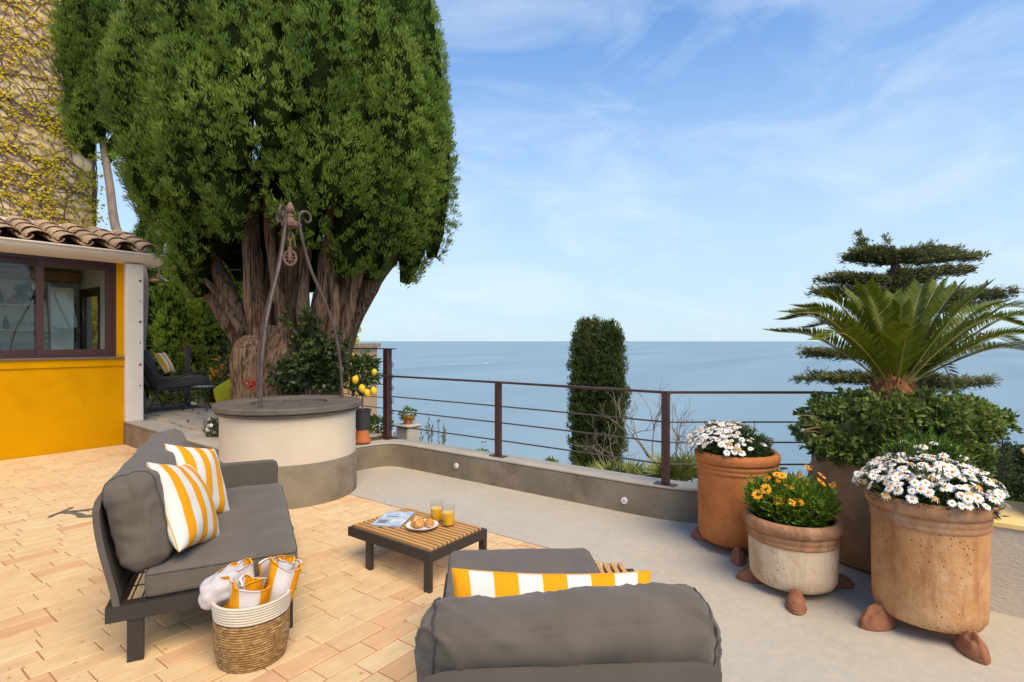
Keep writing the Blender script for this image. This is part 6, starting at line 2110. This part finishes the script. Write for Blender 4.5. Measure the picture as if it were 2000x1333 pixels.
# ---- small shrubs and things beyond the railing
ol = thing('olive_bush', 'grey green olive shoots rising behind the low wall near the corner post', 'bush', at(846, 905, 9.0))
mb = MB(); P, D = [], []
for k in range(13):
    a = c2w(rnd.uniform(-.3, .3), rnd.uniform(-.15, .15), rnd.uniform(-.25, 0))
    b_ = a * 1.15 + Vector((0, 0, rnd.uniform(.35, .85))) + c2w(rnd.uniform(-.08, .1), 0, 0)
    mb.tube([a, a.lerp(b_, .5), b_], [.006, .005, .003], 4)
    for q in range(34):
        P.append(a.lerp(b_, rnd.uniform(.2, 1))); D.append((b_ - a).normalized() + Vector((rnd.gauss(0, .6), rnd.gauss(0, .6), rnd.gauss(0, .3))))
mb.build('stems', MAT['twig'], ol, True)
P, D = np.array([tuple(q) for q in P]), np.array([tuple(q) for q in D])
leaves('foliage', P, D, rng.normal(0, 1, P.shape), rng.uniform(.05, .08, len(P)), .016, rng.uniform(.1, .9, len(P)), MAT['olive'], ol)
for (px, py, Y, r_, lab) in ((941, 892, 9.5, .10, 'small leafy sprig showing above the low wall left of the first railing post'), (1075, 912, 8.0, .09, 'tuft of yellow-green leaves showing above the low wall'), (738, 832, 7.9, .17, 'leafy green plant between the lemon pot and the corner post')):
    t = thing('small_bush', lab, 'bush', at(px, py, Y))
    p, v = blob_points((0, 0, 0), (r_, r_, r_ * .8), 160, px)
    leaves('foliage', *tufts(p, unit(v + [0, 0, .4]), 4, .6, .055, .026), MAT['fresh_leaf'], t, .2)
    MB().tube([(0, 0, -r_ * 4.5 if px != 738 else -.62), (0, 0, 0)], .012, 5).build('stem', MAT['twig'], t, True)
gp = thing('garden_pier', 'cream garden pier with a small clay pot below the corner post', 'pier', at(797, 858, 13.0))
MB().box(-.20, .20, -.20, .20, -3.5, .30, bev=.02).box(-.24, .24, -.24, .24, .301, .36, bev=.02).build('pier', MAT['stucco'], gp)
MB().lathe([(.10, .361), (.13, .50), (.16, .52), (.16, .56), (.10, .56), (.0, .5)], 16).build('clay_pot', MAT['terracotta_red'], gp, True)
p, v = blob_points((0, 0, .60), (.17, .17, .10), 40)
leaves('foliage', *tufts(p, v, 4, .5, .10, .04), MAT['fresh_leaf'], gp)
q0 = at(770, 852, 12.6)
MB().box(-1.6, .1, -.2, .2, -3, .25).build('garden_wall', MAT['white_facade'], gp, False, (-.1, .5, -.1), (0, 0, math.radians(-50)))
pbd = thing('peach_house', 'peach coloured house glimpsed between the old trunk and the railing', 'house', at(668, 800, 17.0))
wl_ = math.radians(-53.13)
MB().box(-4.0, .36, 0, 3, -6, 1.9).build('wall', MAT['peach'], pbd, False, (0, 0, 0), (0, 0, wl_))
MB().box(-4.0, .86, -.9, -.005, -6, 1.05).build('porch_wall', MAT['peach'], pbd, False, (0, 0, 0), (0, 0, wl_))
MB().box(-4.1, .46, -.1, 3.1, 1.901, 2.05).build('roof', MAT['roof_tile'], pbd, False, (0, 0, 0), (0, 0, wl_))
yv = thing('yellow_creeper', 'yellow flowering creeper on the peach house beside the old trunk', 'creeper', at(676, 655, 16.4))
p, v = blob_points((0, 0, 0), (.30, .30, .50), 300, 3)
leaves('foliage', *tufts(p, v, 4, .6, .10, .06), MAT['vine_leaf'], yv)
MB().tube([(0, 0, -3.2), (0, 0, 0)], .03, 5).build('stem', MAT['twig'], yv)

# ---- lemon tree in its stacked pots
LP_ = on(708, 864, .33)
lp = MB().lathe([(0, 0), (.105, 0), (.108, .03), (.092, .034), (.075, .165), (0, .165)], 24).build('clay_stand_pot', MAT['orange_pot'], None, True, (LP_.x, LP_.y, .332))
props(lp, 'upturned orange clay pot under the lemon tree on the low wall', 'flower pot')
bp_ = MB().lathe([(0, 0), (.082, 0), (.105, .235), (.112, .24), (.112, .262), (.10, .262), (.098, .235), (0, .23)], 28).build('dark_plant_pot', MAT['black_pot'], None, True, (LP_.x, LP_.y, .4975))
props(bp_, 'dark plastic pot holding the lemon tree', 'flower pot')
lt = thing('lemon_tree', 'small lemon tree with ripe lemons beside the well', 'tree', (LP_.x, LP_.y, .725))
MB().tube(smooth_path([(0, 0, 0), (.01, .01, .15), (0, 0, .35), (.02, -.02, .55)], 12), [.013] * 5 + [.010] * 20, 7).build('trunk', MAT['twig'], lt, True) if False else MB().tube([(0, 0, 0), (.008, .01, .15), (0, 0, .35), (.02, -.02, .58)], [.014, .012, .010, .006], 7).build('trunk', MAT['twig'], lt, True)
q = c2w(0.0, 0, .50)
p, v = blob_points((q.x, q.y, q.z), (.19, .19, .24), 210, 2, .3)
leaves('foliage', *tufts(p, unit(v + [0, 0, .15]), 3, .6, .085, .042), MAT['lemon_leaf'], lt, .25)
for (px, py, sc_) in ((694, 742, 1), (707, 759, 1), (717, 768, 1), (730, 764, 1), (731, 727, .8), (660, 699, .8)):
    q = at(px, py, 6.85) - Vector((LP_.x, LP_.y, .725))
    if px == 660: q = at(668, 700, 6.95) - Vector((LP_.x, LP_.y, .725))
    lm = MB().lathe([(0, -.058), (.012, -.053), (.032, -.036), (.042, 0), (.038, .024), (.018, .046), (.006, .053), (0, .054)], 18).build('lemon', MAT['lemon'], lt, 'all', q, (rnd.uniform(-.25, .25), rnd.uniform(-.25, .25), 0))
    lm.scale = (sc_, sc_, sc_)

# ---- leafy shrub growing up between well and trunk
shb = thing('leafy_shrub', 'dark leafy shrub climbing between the well and the old trunk', 'shrub', at(606, 800, 6.95))
o0 = at(606, 800, 6.95)
P, V_ = [], []
for (px, py, Y, rx, rz, n_) in ((575, 735, 6.9, .24, .22, 190), (615, 720, 6.9, .28, .26, 240), (650, 735, 6.9, .16, .22, 130), (600, 670, 6.95, .20, .16, 110), (625, 690, 6.9, .24, .2, 140), (604, 625, 6.95, .14, .13, 30), (565, 625, 6.95, .10, .12, 12), (660, 690, 6.9, .10, .25, 60), (540, 740, 6.9, .12, .16, 30)):
    c = at(px, py, Y) - o0
    p, v = blob_points(tuple(c), (rx, rx * .7, rz), n_, px, .3)
    P.append(p); V_.append(v)
P, V_ = np.concatenate(P), np.concatenate(V_)
fw = np.array(c2w(0, -.6, .1))
leaves('foliage', *tufts(P, unit(V_ + fw), 3, .6, .085, .048), MAT['shrub'], shb, .2)
mb = MB()
for k in range(16):
    e_ = Vector(tuple(P[rng.integers(0, len(P))]))
    mb.tube(smooth_path([(rnd.uniform(-.1, .1), rnd.uniform(-.1, .1), -.46), e_ * .5, e_], 8), .006, 4)
mb.build('stems', MAT['twig'], shb, True)

# ---- elephant ear, geranium, white flowers, boulder, orange flowers
ee = thing('elephant_ear', 'single large yellow-green elephant ear leaf left of the well', 'plant', c2w(-3.80, 7.25, .34))
o0 = c2w(-3.80, 7.25, .34)
tip, bs = at(472, 733, 6.9) - o0, at(424, 788, 7.0) - o0
ax = tip - bs; L = ax.length; ax.normalize()
sd_ = ax.cross(c2w(.25, -1, .1)).normalized()
V, F = [], []
nn = 12
for i in range(nn + 1):
    t = i / nn
    w = .15 * min(1.0, (t + .03) / .22) ** .6 * (1 - t) ** .62 * 1.25
    for j in range(-4, 5):
        q = j / 4
        V.append(bs + ax * (t * L) + sd_ * (w * q) + c2w(0, -1, 0) * (-.05 * q * q + .03 * math.sin(t * 3)))
for i in range(nn):
    for j in range(8):
        F.append((i * 9 + j, i * 9 + j + 1, (i + 1) * 9 + j + 1, (i + 1) * 9 + j))
me = MB().add(V, F).mesh('leaf_blade', MAT['ear'], 'all')
me.attributes.new('tint', 'FLOAT', 'FACE').data.foreach_set('value', [rnd.uniform(.3, .6) for _ in F])
lb = link('leaf_blade', me, ee)
MB().tube([bs + ax * (.0), bs + ax * L * .5, tip], [.006, .005, .002], 5).build('midrib', MAT['stem_green'], lb, True)
MB().tube(smooth_path([(0, 0, 0), bs * .5 + Vector((.03, 0, 0)), bs + ax * .12], 10), .011, 6).build('leaf_stalk', MAT['stem_green'], ee, True)
ge = thing('geranium', 'red geranium head on a stalk behind the well rim', 'flowers', at(497, 800, 6.85))
o0 = at(497, 800, 6.85)
MB().tube([(0, 0, -.46), (0, 0, .30)], .008, 5).build('stem', MAT['stem_green'], ge)
c = at(497, 749, 6.85) - o0
p, v = blob_points(tuple(c), (.070, .070, .055), 60)
leaves('flower_head', *tufts(p, v, 5, .6, .035, .03), MAT['red_petal'], ge)
p, v = blob_points((0, 0, .12), (.08, .08, .08), 20)
leaves('foliage', *tufts(p, v, 4, .6, .05, .04), MAT['fresh_leaf'], ge)
wf = thing('white_flowers', 'small clump of white flowers on the kerb beside the well', 'flowers', on(418, 850, .36))
p, v = blob_points((0, 0, .08), (.10, .10, .10), 70)
leaves('foliage', *tufts(p, v, 4, .6, .05, .03), MAT['shrub'], wf)
p, v = blob_points((0, 0, .11), (.10, .10, .10), 16, 4, .9)
for k in range(16):
    link('white_flower', daisy[k % 4], wf, p[k], look_rot(v[k], k), (.026, .026, .026))
V, F = [], []
for i in range(13):
    for j in range(18):
        ph, a = math.pi * i / 12, 2 * math.pi * j / 18
        d_ = Vector((math.sin(ph) * math.cos(a), math.sin(ph) * math.sin(a), math.cos(ph)))
        w = 1 + .25 * noise.noise(d_ * 1.7 + Vector((3, 1, 0)))
        V.append((d_.x * .10 * w, d_.y * .15 * w, d_.z * .17 * w))
for i in range(12):
    for j in range(18):
        F.append((i * 18 + j, i * 18 + (j + 1) % 18, (i + 1) * 18 + (j + 1) % 18, (i + 1) * 18 + j))
q = on(408, 848, .36)
bo = MB().add(V, F).build('boulder', MAT['stone'], None, 'all', (q.x + .07, q.y, .50), (.2, .1, .5))
props(bo, 'grey boulder leaning against the left side of the well', 'boulder')
of = thing('orange_shrub', 'shrub with orange blossoms in front of the tall railing', 'shrub', at(446, 790, 9.9))
c = at(446, 724, 9.9) - at(446, 790, 9.9)
p, v = blob_points(tuple(c), (.26, .2, .20), 90, 5, .3)
leaves('foliage', *tufts(p, v, 5, .6, .07, .03), MAT['shrub'], of)
p, v = blob_points(tuple(c), (.28, .2, .22), 46, 5, .85)
leaves('blossom', *tufts(p, v, 6, .7, .055, .035), MAT['orange_petal'], of)
MB().tube([(0, 0, -.2), tuple(c)], .02, 6).build('stem', MAT['twig'], of)
for (px, py, Y, r_, lab) in ((345, 778, 11.6, .26, 'low yellow-green plants on the ground under the iron armchair'), (455, 777, 11.0, .2, 'low leafy plant at the foot of the tall railing')):
    t = thing('ground_plant', lab, 'plant', at(px, py, Y))
    p, v = blob_points((0, 0, 0), (r_ * 1.6, r_, r_ * .4), 150, px)
    leaves('foliage', *tufts(p, unit(v + [0, 0, .5]), 4, .6, .08, .03), MAT['palm'], t)
# added shrub standing in for the vine's reflection in the glazed door
sv = thing('reflection_shrub', 'added yellow-green shrub standing in for the vine reflected in the glazed door', 'shrub', (3.85, 12.9, .3))
p, v = blob_points((0, 0, 1.55), (.34, .3, .95), 420, 8, .5)
leaves('foliage', *tufts(p, v, 5, .6, .09, .055), MAT['vine_leaf'], sv)
MB().tube([(0, 0, 0), (0, 0, 1.6)], .03, 6).build('stem', MAT['twig'], sv)


# ---- wooded slope and conifer at the right edge
def round_tree(label, px, py, Y, R, hgt, seed, name='hill_tree', flat=1.0):
    c = at(px, py, Y)
    t = thing(name, label, 'tree', c, 0, 'trees on the far slope')
    P, V_ = [], []
    r_ = random.Random(seed)
    for k in range(9):
        o_ = (r_.uniform(-.6, .6) * R, r_.uniform(-.6, .6) * R, r_.uniform(-.9, .35) * hgt)
        p, v = blob_points(o_, (R * .62, R * .62, hgt * .45 * flat), 260, seed + k, .7)
        P.append(p); V_.append(v)
    P, V_ = np.concatenate(P), np.concatenate(V_)
    leaves('crown', *tufts(P, unit(V_ + [0, 0, .3]), 4, .5, R * .16, R * .055), MAT['wood_far'], t)
    MB().tube([(0, 0, -hgt * 2.6), (0, 0, 0)], [R * .12, R * .05], 7).build('trunk', MAT['bark_dark'], t)


round_tree('dark round tree on the slope at the right edge, topmost', 1992, 895, 48, 1.9, 1.8, 3)
round_tree('olive toned tree on the slope just above the yellow wall top', 1950, 950, 42, 1.7, 1.7, 5)
round_tree('dark tree on the slope behind the daisies at the right edge', 1918, 965, 38, 1.5, 1.3, 8)
round_tree('tree on the slope behind the stucco pier', 1990, 960, 36, 1.8, 1.8, 9)
sc_ = thing('small_conifer', 'slender pointed conifer on the slope behind the daisies', 'tree', at(1958, 900, 36))
lst = []
k = 36 / FOC
for i in range(16):
    z_ = (70 - i * 9.5) * k
    n = 5 + i
    a = rng.uniform(0, 2 * math.pi, n * 5); r_ = rng.uniform(.05, 1, n * 5) * (3 + i * 1.9) * k
    P = np.stack([np.cos(a) * r_, np.sin(a) * r_, z_ + .20 * r_ + rng.normal(0, .05, n * 5)], 1)
    lst.append(tufts(P, unit(np.stack([np.cos(a), np.sin(a), .25 * np.ones(n * 5)], 1)), 4, .35, .22, .05, None, .03))
leaves('crown', *cat_tufts(lst), MAT['cypress_far'], sc_)
MB().tube([(0, 0, -5), (0, 0, 70 * k)], [.16, .02], 6).build('trunk', MAT['bark_dark'], sc_)

# ---- boats on the water
def boat(label, px, py, L, mat, seed, wake=False):
    c = on(px, py, SEA_Z)
    t = thing('boat', label, 'boat', (c.x, c.y, SEA_Z), math.atan2(-.8, .6))
    w = L * .32
    hull = [(-L / 2, -w / 2), (L * .15, -w / 2), (L * .38, -w * .3), (L / 2, 0), (L * .38, w * .3), (L * .15, w / 2), (-L / 2, w / 2)]
    mb = MB()
    n = len(hull)
    mb.v = [(x * .86, y_ * .7, -.1) for x, y_ in hull] + [(x, y_, L * .13 + (.05 * L if x > L * .3 else 0)) for x, y_ in hull]
    mb.f = [tuple(range(n - 1, -1, -1)), tuple(range(n, 2 * n))] + [(i, (i + 1) % n, n + (i + 1) % n, n + i) for i in range(n)]
    mb.m = [0] * len(mb.f)
    mb.build('hull', mat, t)
    MB().box(-L * .15, L * .12, -w * .3, w * .3, L * .13, L * .27, bev=L * .02).build('cabin', MAT['boat_white'], t)
    if wake:
        wk = MB().prism([(-L / 2, -.6), (-L / 2, .6), (-L * 9, 3.0), (-L * 9, -3.0)], .02, .10).build('boat_wake', MAT['foam'], None, False, (c.x, c.y, SEA_Z), (0, 0, math.atan2(-.8, .6)))
        props(wk, 'thin white wake trailing behind the speedboat', None, None, 'stuff')


boat('distant white speedboat moving across the sea', 950, 711, 12, MAT['boat_white'], 1, True)
boat('small dark moored boat beyond the first railing span', 945, 864, 3.0, MAT['boat_dark'], 2)
boat('small red moored boat right of the tall cypress', 1222, 882, 3.4, MAT['boat_red'], 3)
boat('tiny dark moored boat just above the low wall', 1043, 905, 1.8, MAT['boat_dark'], 4)
